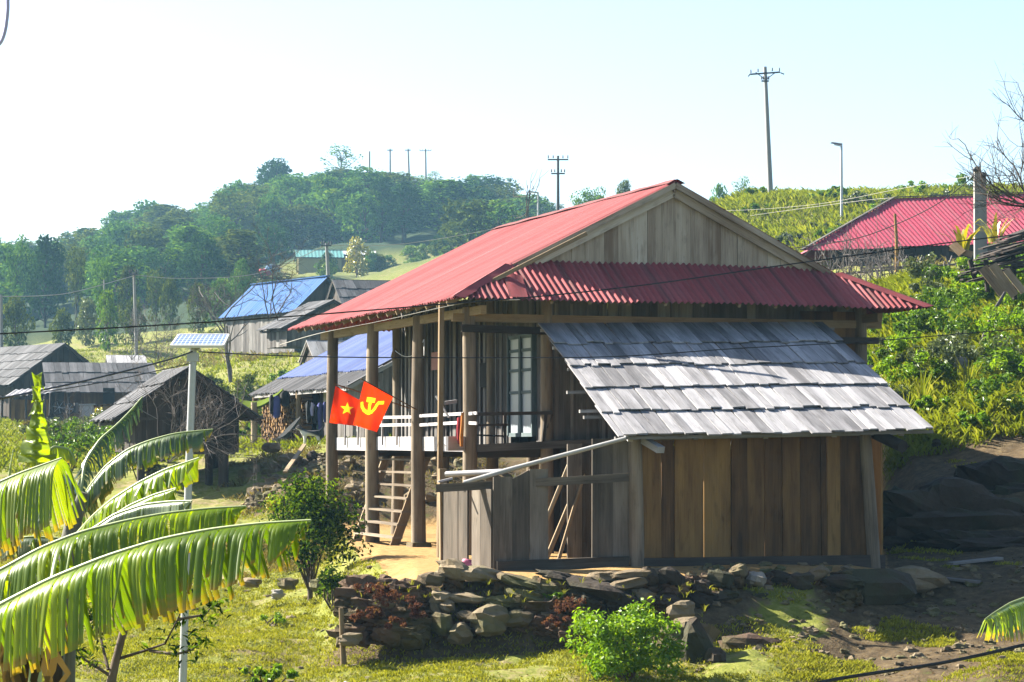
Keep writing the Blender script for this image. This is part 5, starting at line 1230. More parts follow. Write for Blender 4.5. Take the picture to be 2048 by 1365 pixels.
def bare(name, label, px, pb, Y, spread, n, L, r, depth=2, mat='barkgrey', tw=4, dirs=None, up=.05, cat='shrub'):
    p = at(px, pb, Y) if pb else on_ground(px, Y); o = thing(name, label, cat, p); mb = MB()
    for i in range(n):
        d = np.array([rg.normal(0, spread), rg.normal(0, spread * .6), 1]) if dirs is None else np.array(dirs[i % len(dirs)], float) + rg.normal(0, .12, 3)
        branches(mb, p + np.array([rg.normal(0, .15), rg.normal(0, .15), 0]), d, L * rg.uniform(.7, 1.1), r, depth, rg, .5, tw, up)
    mb.build('branches', M[mat], o); return o
bare('bare_shrub', 'tangle of dead grey branches in front of the granary', 330, 925, 57, .6, 7, 1.4, .016, 3, dirs=[(1.0, 0, .55), (.8, .1, 1), (.2, 0, 1), (-.5, 0, .8), (1.1, .1, .25), (.5, 0, .8), (1, .2, .8)])
bare('bare_shrub', 'dead branch reaching right from the granary toward the firewood', 400, 880, 57.5, .6, 4, 1.25, .016, 3, dirs=[(1, 0, .7), (1, 0, .35), (.9, 0, 1.0), (1, .1, -.1)], up=.02)
bare('bare_shrub', 'leafless grey shrub above the annex, left of the solar panel', 315, 735, 118, .5, 7, 2.2, .022, 3)
bare('bare_shrub', 'thin bare shrub on the green slope right of the tiny outbuilding', 265, 720, 140, .5, 6, 2.2, .02, 2)
bare('bare_tree', 'leafless dark tree in front of the farther blue roof', 545, 640, 120, .35, 4, 2.4, .035, 3, 'bark', cat='tree')
bare('bare_tree', 'two slim bare trunks below the farther blue house', 460, 765, 100, .15, 2, 2.9, .06, 2, 'barkgrey', 3, cat='tree')
bare('bare_shrub', 'brown dry brush at the foot of the dark hill trees', 430, 640, 180, .6, 14, 2.2, .03, 3, 'bark')
bare('dead_tree', 'dead broken tree left of the small distant street lamp', 1054, 440, 190, .15, 2, 2.8, .07, 2, 'bark', 3, cat='tree')
bare('bare_shrub', 'dry grey brush on the ochre bank before the annex', 150, 880, 104, .5, 16, 1.1, .014, 2)

# ------------------------------------------------------------------ leafy shrubs
def shrub(name, label, p, w, h, mat, n, size, seed, grp=None, cat='shrub', nb=9, stem=True, asp=.5, flat=.75, stemmat='bark'):
    rng = np.random.default_rng(seed); o = thing(name, label, cat, p, grp); cr, tk = MB(), MB()
    for i in range(nb):
        a = rng.uniform(0, 6.28); rad = w / 2 * math.sqrt(rng.random()) * .72; z = h * rng.uniform(.30 if nb < 36 else .14, .85) * (1 - .35 * (rad / (w / 2)) ** 2)
        c = np.asarray(p) + np.array([math.cos(a) * rad, math.sin(a) * rad, z]); br = min(w, h) * rng.uniform(.16, .27)
        P, N = clump_pts(c, br, n // nb, rng, .35, flat); leaves(cr, P, N, size, asp, .25, rng, rng.uniform(0, .3), rng.uniform(.6, 1))
        if stem and (nb < 12 or i % 4 == 0): tk.tube([np.asarray(p) - Zv * .05, np.asarray(p) * .5 + c * .5 + np.array([rng.normal(0, .04), rng.normal(0, .04), -.05]), c + Zv * br * .4], [.02, .014, .006], 5, cap=False)
    cr.build('foliage', M[mat], o)
    if stem: tk.build('stem', M[stemmat], o)
    return o
p = on_ground(622, 42.0)
bs_ = shrub('leafy_bush', 'tall glossy dark green bush standing before the left veranda posts', p + Zv * .15, 2.0, 2.25, 'lf_citrus', 4600, .09, 5, None, 'bush', 34, True, .5)
mb = MB(); mb.tube([p - Zv * .1, p + np.array([-.02, 0, .5]), p + np.array([.1, 0, 1.1]), p + np.array([.05, 0, 1.6])], [.05, .045, .03, .02], 7); mb.tube([p + Zv * .4, p + np.array([-.35, .1, 1.0]), p + np.array([-.5, .1, 1.5])], [.035, .025, .012], 6); mb.build('trunk', M['bark'], bs_)
shrub('leafy_bush', 'bright green leafy bush at the bottom centre below the stone bank', on_ground(1258, 32.0), 2.0, 1.08, 'lf_bright', 5200, .075, 6, None, 'bush', 40, True, .55)
shrub('leafy_bush', 'small yellow flowering bush behind the glossy dark bush', on_ground(562, 54), .9, .75, 'lf_yellow', 420, .07, 7, None, 'bush', 8)
shrub('leafy_bush', 'low dark sprawling bush under the glossy bush at the platform edge', on_ground(668, 39.0), 1.0, .7, 'lf_citrus', 700, .08, 8, None, 'bush', 10)
shrub('low_plant', 'tuft of green leaves at the bottom edge left of centre', on_ground(535, 33.0), 1.1, .32, 'lf_bright', 700, .07, 9, None, 'plant', 9)
shrub('low_plant', 'small green weed among the grass by the short stake', on_ground(545, 39.0), .7, .25, 'lf_bright', 260, .06, 10, None, 'plant', 6)
shrub('low_plant', 'leafy weed on the earth bank left of the stones', on_ground(800, 36.0), .5, .35, 'lf_grey', 220, .06, 12, None, 'plant', 5)
shrub('low_plant', 'small weed rooted in the middle of the stone bank', on_ground(1090, 34.9) + Zv * .45, .7, .16, 'lf_bush', 240, .06, 13, None, 'plant', 6)
shrub('low_plant', 'green weeds at the lower left behind the banana stems', on_ground(140, 30), 1.6, .5, 'lf_bright', 800, .08, 14, None, 'plant', 10)
rs2 = random.Random(3)
lab_s = ['grey green shrub in the garden below the farm', 'dull green shrub in the garden below the farm']
for i in range(20):
    px = rs2.uniform(70, 300); Y = rs2.uniform(62, 92); m = rs2.choice(['lf_grey', 'lf_grey', 'lf_bush'])
    shrub('garden_shrub', 'grey green shrub in the garden patch left of the granary' if m == 'lf_grey' else 'fresh green shrub in the garden patch left of the granary', on_ground(px, Y), rs2.uniform(1.4, 2.4), rs2.uniform(.8, 1.5), m, 420, .15, 40 + i, 'garden shrubs left of the granary, ' + m[3:], 'shrub', 9)
for i in range(16):
    px = rs2.uniform(400, 640); Y = rs2.uniform(84, 125); m = rs2.choice(['lf_grey', 'lf_bush', 'lf_olive'])
    shrub('slope_shrub', {'lf_grey': 'greyish', 'lf_bush': 'fresh green', 'lf_olive': 'olive'}[m] + ' shrub on the grass slope between the two blue roofs', on_ground(px, Y), rs2.uniform(1.3, 2.6), rs2.uniform(.7, 1.5), m, 300, .2, 80 + i, 'shrubs between the two blue roofs, ' + m[3:], 'shrub', 7)
for i, (px, Y, w_, h_, m, lab) in enumerate(((498, 110, 1.4, .9, 'lf_bright', 'young bright palm like plant at the wall of the farther blue house'), (200, 112, 1.6, 1.2, 'lf_yellow', 'yellowish shrub right of the white box bench'), (185, 105, 2.4, 1.3, 'lf_grey', 'greyish shrub on the ochre bank below the annex'), (90, 100, 2.2, .9, 'strawgrass', 'straw coloured weed clump on the ochre bank'))):
    shrub('slope_shrub', lab, on_ground(px, Y), w_, h_, m, 320, .17, 110 + i, None, 'shrub', 7)
# green bank on the right: single shrubs
i = 0
for k in range(74):
    px = rs2.uniform(1735, 2090); Y = rs2.uniform(47.5, 74); py = 890 - (gz(at(px, 890, Y)[0], Y) - CAMZ) * F / Y
    if py > 900 or (px < 1850 and Y > 64): continue
    m = rs2.choice(['lf_bright', 'lf_bright', 'lf_bush', 'lf_bush', 'lf_grey']); w_ = rs2.uniform(.8, 1.9); nm = {'lf_bright': 'bright green', 'lf_bush': 'deep green', 'lf_grey': 'greyish green'}[m]
    shrub('bank_shrub', nm + ' leafy shrub on the sunny bank right of the stilt house', on_ground(px, Y), w_, w_ * rs2.uniform(.45, .8), m, 520, .115, 200 + k, 'shrubs on the sunny bank, ' + nm, 'shrub', 9, False)
for k in range(26):
    px = rs2.uniform(1500, 1960); Y = rs2.uniform(112, 158); m = rs2.choice(['lf_bush', 'lf_grey', 'lf_bright'])
    shrub('ridge_shrub', {'lf_bright': 'bright green', 'lf_bush': 'deep green', 'lf_grey': 'greyish green'}[m] + ' shrub on the grassy ridge behind the crimson roof', on_ground(px, Y), rs2.uniform(1.5, 3.6), rs2.uniform(.7, 1.4), m, 260, .26, 300 + k, 'shrubs on the grassy ridge, ' + m[3:], 'shrub', 8, False)
# tall reeds on the bank
def blades(mb, p, n, h, w, spread, rng, droop=.35, seg=5):
    for i in range(n):
        a = rng.uniform(0, 6.28); o = np.array([math.cos(a), math.sin(a), 0]); hh = h * rng.uniform(.6, 1.1); b = np.asarray(p) + o * spread * .25 * rng.random()
        side = np.array([-o[1], o[0], 0]) * w / 2; P = []
        s = spread * rng.uniform(.3, 1.1)
        for k in np.linspace(0, 1, seg):
            c = b + o * s * k ** 1.8 + Zv * hh * (k - droop * k ** 3 * rng.uniform(.6, 1.2)); ww = (1 - k) ** .6 * (1 if k > 0 else .7)
            P.append([c - side * ww, c + side * ww])
        mb.grid(np.array(P), np.array([[(0, k), (1, k)] for k in np.linspace(0, 1, seg)]), rng.random())
for i, (px, py, Y, h_, lab) in enumerate(((1752, 800, 48.5, 1.35, 'tall bright reed clump close to the house corner post'), (1812, 800, 50, 1.0, 'arching pale reed clump left of the tall single reed'), (1845, 800, 50.5, 1.35, 'tall single reed in the middle of the bank'), (1938, 800, 51, 1.35, 'tall reed clump right of the white rock'), (1752, 700, 55, .9, 'short reeds behind the house corner post'), (1965, 720, 56, .8, 'low arching reeds below the propped branch'), (2044, 560, 60, 1.3, 'reed tuft at the right edge beside the board stack'))):
    p = on_ground(px, Y); o = thing('reed_clump', lab, 'reed', p); mb = MB(); blades(mb, p, 26, h_, .045, .55, rg); mb.build('blades', M['grasslong'], o)
# young corn or banana like leaves beside the crimson roof
for px, py, lab in ((1925, 488, 'yellow leaved plant left of the twin concrete poles'), (1990, 470, 'yellow leaved plant right of the twin concrete poles')):
    p = at(px, py + 15, 72); o = thing('broadleaf_plant', lab, 'plant', p); mb = MB(); blades(mb, p, 12, 1.2, .16, .8, rg, .5); mb.build('blades', M['lf_yellow'], o)

# ------------------------------------------------------------------ stones
def stone_thing(mb_args, lab, name='boulder', mat='rock', grp=None):
    c, r, kw = mb_args; mb = MB(); mb.blob(c, r, **kw); o = mb.build(name, M[mat], None, np.asarray(c) - Zv * r[2] * .6); return tag(o, lab, 'stone', grp)
wall_ = thing('stone_bank', 'rough dry stone bank holding up the yard below the fence and shed', 'retaining wall', np.array([1.0, 34.9, -.9]))
rs3 = random.Random(21)
# courses: (px, py, half width px, half height px, mat)
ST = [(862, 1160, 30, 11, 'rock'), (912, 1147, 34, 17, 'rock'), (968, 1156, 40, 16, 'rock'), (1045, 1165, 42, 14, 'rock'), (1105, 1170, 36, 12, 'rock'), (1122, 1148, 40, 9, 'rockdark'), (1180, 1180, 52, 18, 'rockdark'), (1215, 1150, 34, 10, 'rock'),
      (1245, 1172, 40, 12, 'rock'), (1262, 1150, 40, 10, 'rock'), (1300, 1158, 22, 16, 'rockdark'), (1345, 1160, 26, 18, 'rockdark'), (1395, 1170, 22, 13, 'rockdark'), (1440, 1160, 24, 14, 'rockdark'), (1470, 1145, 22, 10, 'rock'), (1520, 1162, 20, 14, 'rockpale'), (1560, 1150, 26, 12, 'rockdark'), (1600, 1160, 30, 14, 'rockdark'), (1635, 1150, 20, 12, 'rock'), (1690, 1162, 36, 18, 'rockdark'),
      (875, 1198, 24, 10, 'rock'), (925, 1195, 34, 12, 'rock'), (898, 1218, 16, 14, 'rock'), (865, 1215, 14, 12, 'rock'), (940, 1228, 26, 9, 'rock'), (1005, 1200, 44, 12, 'rock'), (1060, 1192, 40, 14, 'rock'), (1135, 1212, 26, 9, 'rock'), (1190, 1215, 40, 14, 'rockdark'), (1255, 1205, 40, 16, 'rockdark'), (1300, 1195, 30, 14, 'rock'), (1340, 1205, 28, 12, 'rockdark'), (1400, 1200, 34, 14, 'rockdark'), (1440, 1190, 26, 10, 'rockdark'), (1500, 1195, 30, 10, 'rockdark'),
      (985, 1240, 46, 26, 'rock'), (1040, 1232, 28, 16, 'rock'), (925, 1262, 20, 18, 'rock'), (890, 1248, 22, 18, 'rock'), (1180, 1245, 24, 14, 'rock'), (1110, 1235, 22, 10, 'rock'), (1240, 1240, 40, 18, 'rockdark'), (1290, 1235, 26, 14, 'rockdark'),
      (780, 1190, 26, 10, 'rock'), (730, 1178, 20, 9, 'rock'), (762, 1212, 26, 10, 'rock'), (1150, 1262, 20, 12, 'rock')]
for i, (px, py, hw, hh, m) in enumerate(ST):
    hw *= rs3.uniform(.75, 1.25); hh *= rs3.uniform(.75, 1.3); px += rs3.uniform(-9, 9); py += rs3.uniform(-5, 7)
    f = (py - 1140) / 130; Y = 35.35 - .75 * f + rs3.uniform(-.06, .06) + max(0, min(1, (px - 1350) / 200)) * 1.35; c = at(px, py, Y); k = Y / F
    mb = MB(); mb.blob(c + np.array([0, .10, 0]), (hw * k * 1.08, max(.16, hw * k * .75), hh * k * 1.1), n=(11, 8), rough=.30, rot=(0, rs3.uniform(-.28, .28), rs3.uniform(-.6, .6)), smooth=False); mb.build('stone', M[m], wall_)
mb = MB()
for i in range(260):
    px = rs3.uniform(690, 1720); py = rs3.uniform(1158, 1282) if px < 1400 else rs3.uniform(1150, 1225)
    f = (py - 1140) / 130; Y = 35.5 - .75 * f + max(0, min(1, (px - 1350) / 200)) * 1.35; c = at(px, py, Y + .1); r = rs3.uniform(.03, .13); mb.blob(c, (r * rs3.uniform(.8, 1.8), r, r * rs3.uniform(.5, 1)), n=(12, 8), rough=.7, smooth=False)
mb.build('earth_fill', M['earth'], wall_)
for i in range(100):
    if i in (0, 66): mb = MB()
    px = rs3.uniform(690, 860) if i < 66 else rs3.uniform(1040, 1210); py = rs3.uniform(1170, 1275); c = at(px, py, 35.5 - .8 * (py - 1140) / 130); r = rs3.uniform(.06, .2); mb.blob(c, (r * 1.4, r, r * .8), n=(14, 10), rough=.6, smooth=False)
    if i in (65, 99): mb.build('earth_bank', M['earth'], wall_)
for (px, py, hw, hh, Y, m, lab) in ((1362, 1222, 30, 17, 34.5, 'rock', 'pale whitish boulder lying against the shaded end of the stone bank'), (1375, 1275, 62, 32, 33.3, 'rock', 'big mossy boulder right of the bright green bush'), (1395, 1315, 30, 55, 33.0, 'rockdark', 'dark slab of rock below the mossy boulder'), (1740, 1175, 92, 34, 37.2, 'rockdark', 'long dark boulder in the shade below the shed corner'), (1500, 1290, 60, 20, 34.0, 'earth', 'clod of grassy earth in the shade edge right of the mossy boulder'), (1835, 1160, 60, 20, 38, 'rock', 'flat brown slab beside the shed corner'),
    (640, 1170, 22, 12, 40, 'rock', 'rounded stone at the foot of the glossy bush'), (575, 1168, 22, 10, 41, 'rock', 'flat pale stone left of the glossy bush'), (500, 1166, 26, 9, 42, 'rock', 'flat pale stone on the lawn beside the banana leaf tip'), (555, 1190, 14, 9, 40, 'rockpale', 'small whitish stone in the grass below the glossy bush'), (700, 1278, 26, 12, 34.3, 'rock', 'low stone behind the short stake'), (1430, 1330, 26, 30, 32.8, 'rockdark', 'upright dark stone in the bottom bank'),
    (1915, 728, 22, 16, 53, 'rockpale', 'white rock half buried in the green bank'), (1905, 690, 16, 14, 56, 'rockdark', 'grey rock above the white rock on the bank'), (1873, 886, 9, 7, 46.5, 'rockdark', 'small dark stone on the bare bank beside the shed roof'), (2040, 830, 16, 18, 49, 'rockpale', 'pale rock at the right edge of the green bank'),
    (500, 985, 22, 12, 60, 'rock', 'rounded stone on the slope right of the granary stilts'), (530, 1000, 20, 12, 59, 'rock', 'second stone lower on the slope right of the granary stilts'), (545, 895, 18, 8, 62.5, 'rock', 'flat stone on the ledge in front of the firewood'), (580, 918, 24, 9, 61, 'rock', 'long flat stone below the ledge of the firewood'), (625, 912, 12, 9, 61, 'rockdark', 'dark hollow stone on the ledge right of the leaning plank')):
    k = Y / F; stone_thing((at(px, py, Y), (hw * k, hw * k * .7, hh * k * 1.1), dict(n=(11, 8), rough=.32, smooth=False)), lab, 'boulder', m)
# big dark rock face in the shade on the right
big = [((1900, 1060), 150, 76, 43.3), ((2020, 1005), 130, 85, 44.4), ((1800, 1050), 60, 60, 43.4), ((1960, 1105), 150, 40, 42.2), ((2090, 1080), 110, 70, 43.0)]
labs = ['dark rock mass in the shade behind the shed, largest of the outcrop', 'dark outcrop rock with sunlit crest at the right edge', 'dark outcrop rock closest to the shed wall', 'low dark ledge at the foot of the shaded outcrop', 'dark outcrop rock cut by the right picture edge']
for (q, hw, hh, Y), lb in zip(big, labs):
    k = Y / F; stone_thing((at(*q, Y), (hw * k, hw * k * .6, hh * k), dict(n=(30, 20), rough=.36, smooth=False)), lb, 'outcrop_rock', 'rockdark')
# loose small stones lying in the shade and on the lawn, scattered too many to count
mb = MB()
for i in range(330):
    px = rs3.uniform(1380, 2080); Y = rs3.uniform(32.5, 40); c = on_ground(px, Y); r = rs3.uniform(.02, .075); mb.blob(c + Zv * r * .1, (r * 1.3, r, r * .7), n=(9, 7), rough=.7, smooth=False)
for i in range(150):
    px = rs3.uniform(380, 900); Y = rs3.uniform(33, 47); c = on_ground(px, Y)
    if yard_mask(c[0], Y) > .05: continue
    r = rs3.uniform(.02, .06); mb.blob(c + Zv * r * .2, (r * 1.4, r, r * .6), n=(7, 5), rough=.5, smooth=False)
for i in range(260):
    px = rs3.uniform(480, 1010); Y = rs3.uniform(56.3, 62); c = on_ground(px, Y); r = rs3.uniform(.05, .17); mb.blob(c + Zv * r * .2, (r * 1.3, r, r * .8), n=(8, 6), rough=.5, smooth=False)
tag(mb.build('rubble', M['rock']), 'small loose stones scattered on the shaded ground and the bank', 'rubble', None, 'stuff')
# boards lying at the shed corner and stake
for a, b, lab in (((1840, 1140, 38.6), (1960, 1150, 38.2), 'grey board lying flat right of the shed corner'), ((1900, 1136, 39.6), (2000, 1128, 40), 'second grey board lying behind the first')):
    mb = MB(); p, q = at(*a), at(*b); p[2] = gz(p[0], p[1]) + .06; q[2] = gz(q[0], q[1]) + .06; mb.bar(p, q, .2, .04); tag(mb.build('loose_board', M['wood'], None, p), lab, 'board')
p = on_ground(690, 34.4); mb = MB(); mb.tube([p - Zv * .1, p + np.array([-.03, 0, .35]), at(682, 1216, 34.4)], [.05, .04, .035], 7); tag(mb.build('stake', M['wood_ochre'], None, p), 'short weathered stake upright in the lawn', 'stake')

# ------------------------------------------------------------------ banana plants
def banana_leaf(root, pts, w, mat='banana', hang=1.25, far=.35, nseg=70, tear=.35, seed=0, tipw=.5, ribr=.016, basew=.5, cutoff=1.0):
    """pts: world points along the midrib; w: blade half width in metres"""
    rng = np.random.default_rng(seed); pts = np.asarray(pts, float)
    d = np.concatenate([[0], np.cumsum(np.linalg.norm(np.diff(pts, axis=0), axis=1))]); u = d / d[-1]
    k = np.linspace(0, 1, 60)
    C = np.stack([np.interp(k, u, pts[:, i]) for i in range(3)], 1)
    for _ in range(6): C[1:-1] = (C[:-2] + C[2:] + 2 * C[1:-1]) / 4
    Cf = lambda t: np.stack([np.interp(t, k, C[:, i]) for i in range(3)], -1)
    T = np.gradient(C, axis=0); T /= np.linalg.norm(T, axis=1)[:, None]; Tf = lambda t: np.stack([np.interp(t, k, T[:, i]) for i in range(3)], -1)
    mb = MB(); na = 9; L = d[-1]
    for side, amt in ((1, hang), (-1, hang * .9)):
        t = 0.02
        while t < cutoff:
            dt = rng.uniform(.25, 1.3) / nseg; t1 = min(t + dt, cutoff); gap = rng.random() < tear
            # width profile
            def W(x): return w * min(1, basew + (1 - basew) * x / .25) * min(1, tipw + (1 - tipw) * (1 - x) / .35) * (1 if cutoff < 1 or x < .93 else max(.12, (1 - x) / .07))
            fl = rng.uniform(.70, 1.12) if gap else 1 + .16 * float(vnoise(t * 14, seed, 5)) + rng.uniform(-.05, .05); dr = amt + .30 * float(vnoise(t * 5, seed + side, 6)) + (rng.normal(0, .16) if gap else 0); sw = .18 + .25 * float(vnoise(t * 7, seed + side, 8)) + (rng.normal(0, .10) if gap else 0)
            P = []; UV = []
            for x, edge in ((t, 0), ((t + t1) / 2, .5), (t1, 1)):
                c = Cf(x); tv = Tf(x); s_ = np.cross(tv, Zv); s_ /= np.linalg.norm(s_); s_ = s_ * side
                if side > 0 and s_[1] > 0 or side < 0 and s_[1] < 0: s_ = -s_
                row = []; ang = .25; q = c.copy(); st = W(x) * fl / (na - 1); ur = []
                pinch = .0 if not gap else .35
                for j in range(na):
                    row.append(q + tv * L * dt * (.5 - edge) * pinch * (j / (na - 1)) ** 2 + s_ * (.20 * w * dt * nseg * .06) * math.sin(edge * math.pi) * min(1, j / 3)); ur.append((x * L, j / (na - 1) * .98 + rng.random() * .02))
                    ang = .35 + (dr - .35) * min(1, (j / (na - 1)) * 3.0)
                    dirv = s_ * math.cos(ang) + (-Zv) * math.sin(ang) + tv * sw * (j / na)
                    q = q + dirv * st
                P.append(row); UV.append(ur)
            mb.grid(np.array(P), np.array(UV), np.clip(.5 + 1.1 * float(vnoise(t * 9, seed + 3 * side, 9)) + rng.normal(0, .16), 0, 1)); t = t1 + (rng.uniform(.001, .008) if gap else 0)
    lf = mb.build('leaf', M[mat], root)
    mb = MB(); tt = np.linspace(0, cutoff, 40); mb.tube(Cf(tt) + Zv * .004, np.linspace(ribr, ribr * .3, 40), 8); mb.build('midrib', M['midrib'], lf)
    return lf
def P3(l, Y0, Y1=None): 
    Y1 = Y0 if Y1 is None else Y1; n = len(l); return [at(px, py, Y0 + (Y1 - Y0) * i / (n - 1)) for i, (px, py) in enumerate(l)]
p = on_ground(-90, 15.0)
A_ = thing('banana_plant', 'big banana plant in the left foreground with long drooping torn leaves', 'banana plant', p)
mb = MB(); mb.tube([p - Zv * .2, p + np.array([.02, 0, .8]), at(-80, 1230, 15)], [.13, .11, .07], 12); mb.build('stem', M['stem'], A_)
banana_leaf(A_, P3([(-90, 1262), (0, 1212), (100, 1160), (210, 1115), (320, 1080), (420, 1060), (520, 1048), (622, 1042)], 14.6, 13.8), .55, 'banana', 1.38, nseg=62, tear=.32, seed=1, tipw=.42, basew=.85, ribr=.019)
banana_leaf(A_, P3([(-90, 1185), (0, 1143), (80, 1098), (160, 1066), (250, 1043), (330, 1028), (420, 1018), (492, 1014)], 15.4, 15.0), .46, 'banana', 1.35, nseg=60, tear=.3, seed=2, tipw=.3, basew=.85)
banana_leaf(A_, P3([(-110, 1020), (-20, 975), (40, 948), (100, 926), (150, 908)], 15.8, 15.6), .55, 'banana_y', 1.3, nseg=40, tear=.18, seed=3, tipw=.9, basew=.95, cutoff=.90)
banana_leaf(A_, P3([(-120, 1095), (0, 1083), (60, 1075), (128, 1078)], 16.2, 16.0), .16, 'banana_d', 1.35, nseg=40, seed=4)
banana_leaf(A_, P3([(-80, 1250), (-40, 1340), (0, 1440)], 15.2, 14.6), .22, 'deadleaf', 1.4, nseg=40, tear=.6, seed=5)
mb = MB()
for i in range(16):
    px = rg.uniform(-20, 130); a = at(px, rg.uniform(1215, 1265), 15.4 + rg.uniform(-.3, .3)); q = [a + np.array([rg.normal(0, .03), 0, -.13 * j]) + np.array([rg.normal(0, .015), 0, 0]) for j in range(6)]
    w_ = rg.uniform(.015, .05); mb.grid(np.array([[c - np.array([w_ * (1 - j / 7), .01, 0]), c + np.array([w_ * (1 - j / 7), -.01, 0])] for j, c in enumerate(q)]), None, rg.random())
mb.build('dead_leaf', M['deadleaf'], A_)
for k, (px, pt, r) in enumerate(((25, 1250, .055), (108, 1245, .065), (140, 1260, .04))):
    pp = on_ground(px, 16); mb = MB(); mb.tube([pp - Zv * .2, at(px + 2, pt, 16)], [r * 1.1, r * .8], 9); mb.build('stem', M['stem'] if k != 1 else M['bark'], A_)
p = on_ground(120, 18.5)
B_ = thing('banana_plant', 'banana plant behind the front leaves with thin ragged upward leaves', 'banana plant', p)
mb = MB(); mb.tube([p - Zv * .2, at(128, 1150, 18.4), at(146, 1050, 18.4), at(166, 985, 18.4)], [.12, .09, .065, .035], 10); mb.build('stem', M['stem'], B_)
banana_leaf(B_, P3([(150, 1075), (185, 1035), (225, 1000), (280, 965), (330, 940), (398, 917)], 18, 17.4), .22, 'banana', 1.25, nseg=44, tear=.35, seed=11, tipw=.75)
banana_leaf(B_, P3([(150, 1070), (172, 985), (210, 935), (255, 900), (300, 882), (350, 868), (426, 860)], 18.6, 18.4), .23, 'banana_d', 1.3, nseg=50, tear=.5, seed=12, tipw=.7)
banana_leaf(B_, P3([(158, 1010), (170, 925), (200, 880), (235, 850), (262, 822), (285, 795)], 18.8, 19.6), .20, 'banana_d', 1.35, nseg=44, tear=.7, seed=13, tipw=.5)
banana_leaf(B_, P3([(150, 1080), (210, 1045), (260, 1012), (310, 990), (352, 978)], 17.8, 17.2), .16, 'banana', 1.25, nseg=36, seed=14, tipw=.7)
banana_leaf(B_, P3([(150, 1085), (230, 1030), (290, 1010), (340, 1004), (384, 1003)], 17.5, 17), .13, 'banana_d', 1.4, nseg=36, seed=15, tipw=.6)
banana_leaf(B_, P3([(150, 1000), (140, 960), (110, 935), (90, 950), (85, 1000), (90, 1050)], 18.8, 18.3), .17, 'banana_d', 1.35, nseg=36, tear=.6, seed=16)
# the upright half unrolled young leaf
p = on_ground(70, 18.9)
C_ = thing('banana_plant', 'young banana shoot with one upright yellow green leaf still unrolling', 'banana plant', p)
mb = MB(); base = at(76, 925, 19); tip = at(78, 752, 19)
mb.tube([p - Zv * .2, base, tip], [.09, .018, .008], 8); mb.build('stem', M['midrib'], C_)
mb = MB(); P = []; U = []
for k in np.linspace(0, 1, 46):
    c = base * (1 - k) + tip * k; wl = .11 * (1 - k) ** 2.4 + .036 + .014 * math.sin(k * 46) * (1 - .5 * k); P.append([c + np.array([x * wl + .01 * math.sin(k * 30), -.05 - .09 * (1 - abs(x)) * (1 - k) + .02 * math.sin(k * 55 + x * 3), .04 * abs(x) * math.sin(k * 40)]) for x in np.linspace(-1, 1, 9)]); U.append([(k * 1.2, abs(x) * .6) for x in np.linspace(-1, 1, 9)])
mb.grid(np.array(P), np.array(U), .8); mb.build('leaf', M['banana_y'], C_)
banana_leaf(C_, [base + np.array([.0, 0, .02]), base + np.array([.12, .05, .12]), base + np.array([.22, .1, .1]), base + np.array([.28, .1, .0])], .12, 'banana_y', 1.2, nseg=22, seed=22)
banana_leaf(C_, [base + np.array([.0, 0, .0]), base + np.array([-.10, .05, .1]), base + np.array([-.17, .1, .05])], .10, 'banana_y', 1.2, nseg=18, seed=23)
banana_leaf(C_, P3([(14, 985), (22, 930), (27, 900)], 19.2, 19.2), .05, 'banana', 1.2, nseg=18, seed=24)
p = on_ground(2120, 18)
D_ = thing('banana_plant', 'banana plant cut by the right edge, one bright hanging leaf in view', 'banana plant', p)
mb = MB(); mb.tube([p - Zv * .2, at(2130, 1240, 18), at(2110, 1185, 18)], [.1, .08, .04], 10); mb.build('stem', M['stem'], D_)
banana_leaf(D_, P3([(2110, 1185), (2060, 1194), (2020, 1208), (1990, 1226), (1970, 1240)], 18, 17.7), .30, 'banana_y', 1.38, nseg=30, tear=.2, seed=31, tipw=.6, basew=.9)

# sapling in front of the solar pole
p = on_ground(218, 21.0)
sp2 = thing('sapling', 'slender brown sapling with sparse dark leaves under the big banana leaf', 'tree', p)
mb = MB(); tk = MB(); t0 = at(232, 1320, 21); t1 = at(245, 1270, 21); t2 = at(268, 1205, 21); t3 = at(300, 1130, 21.2)
tk.tube([p - Zv * .2, at(222, 1365, 21), t0, t1, t2, t3], [.05, .042, .036, .033, .026, .012], 8)
twigs = [[t0, at(290, 1302, 21), at(330, 1288, 20.9), at(355, 1240, 20.8), at(378, 1185, 20.8)], [at(300, 1302, 21), at(350, 1310, 20.8), at(385, 1300, 20.7), at(400, 1285, 20.7)], [at(216, 1340, 21), at(200, 1270, 21.2), at(175, 1215, 21.3)], [t2, at(250, 1180, 20.8), at(200, 1200, 20.8)], [at(355, 1240, 20.8), at(410, 1230, 20.8), at(432, 1205, 20.8)], [t2, at(300, 1190, 21), at(345, 1170, 21.1)], [at(217, 1350, 21), at(170, 1320, 21), at(145, 1290, 21)]]
P_ = []
for tw in twigs:
    tk.tube(tw, np.linspace(.016, .004, len(tw)), 5)
    q = np.array(tw); n_ = 34
    for j in range(n_):
        k = .35 + .65 * rg.random(); f = k * (len(q) - 1); a = min(int(f), len(q) - 2); P_.append(q[a] * (1 - f + a) + q[a + 1] * (f - a) + rg.normal(0, .05, 3))
    P_ += [q[-1] + rg.normal(0, .08, 3) for j in range(26)]
P_ = np.array(P_); leaves(mb, P_, np.tile([0, -.2, .8], (len(P_), 1)), .085, .38, .2, rg)
tk.build('trunk', M['bark'], sp2); mb.build('crown', M['lf_citrus'], sp2)

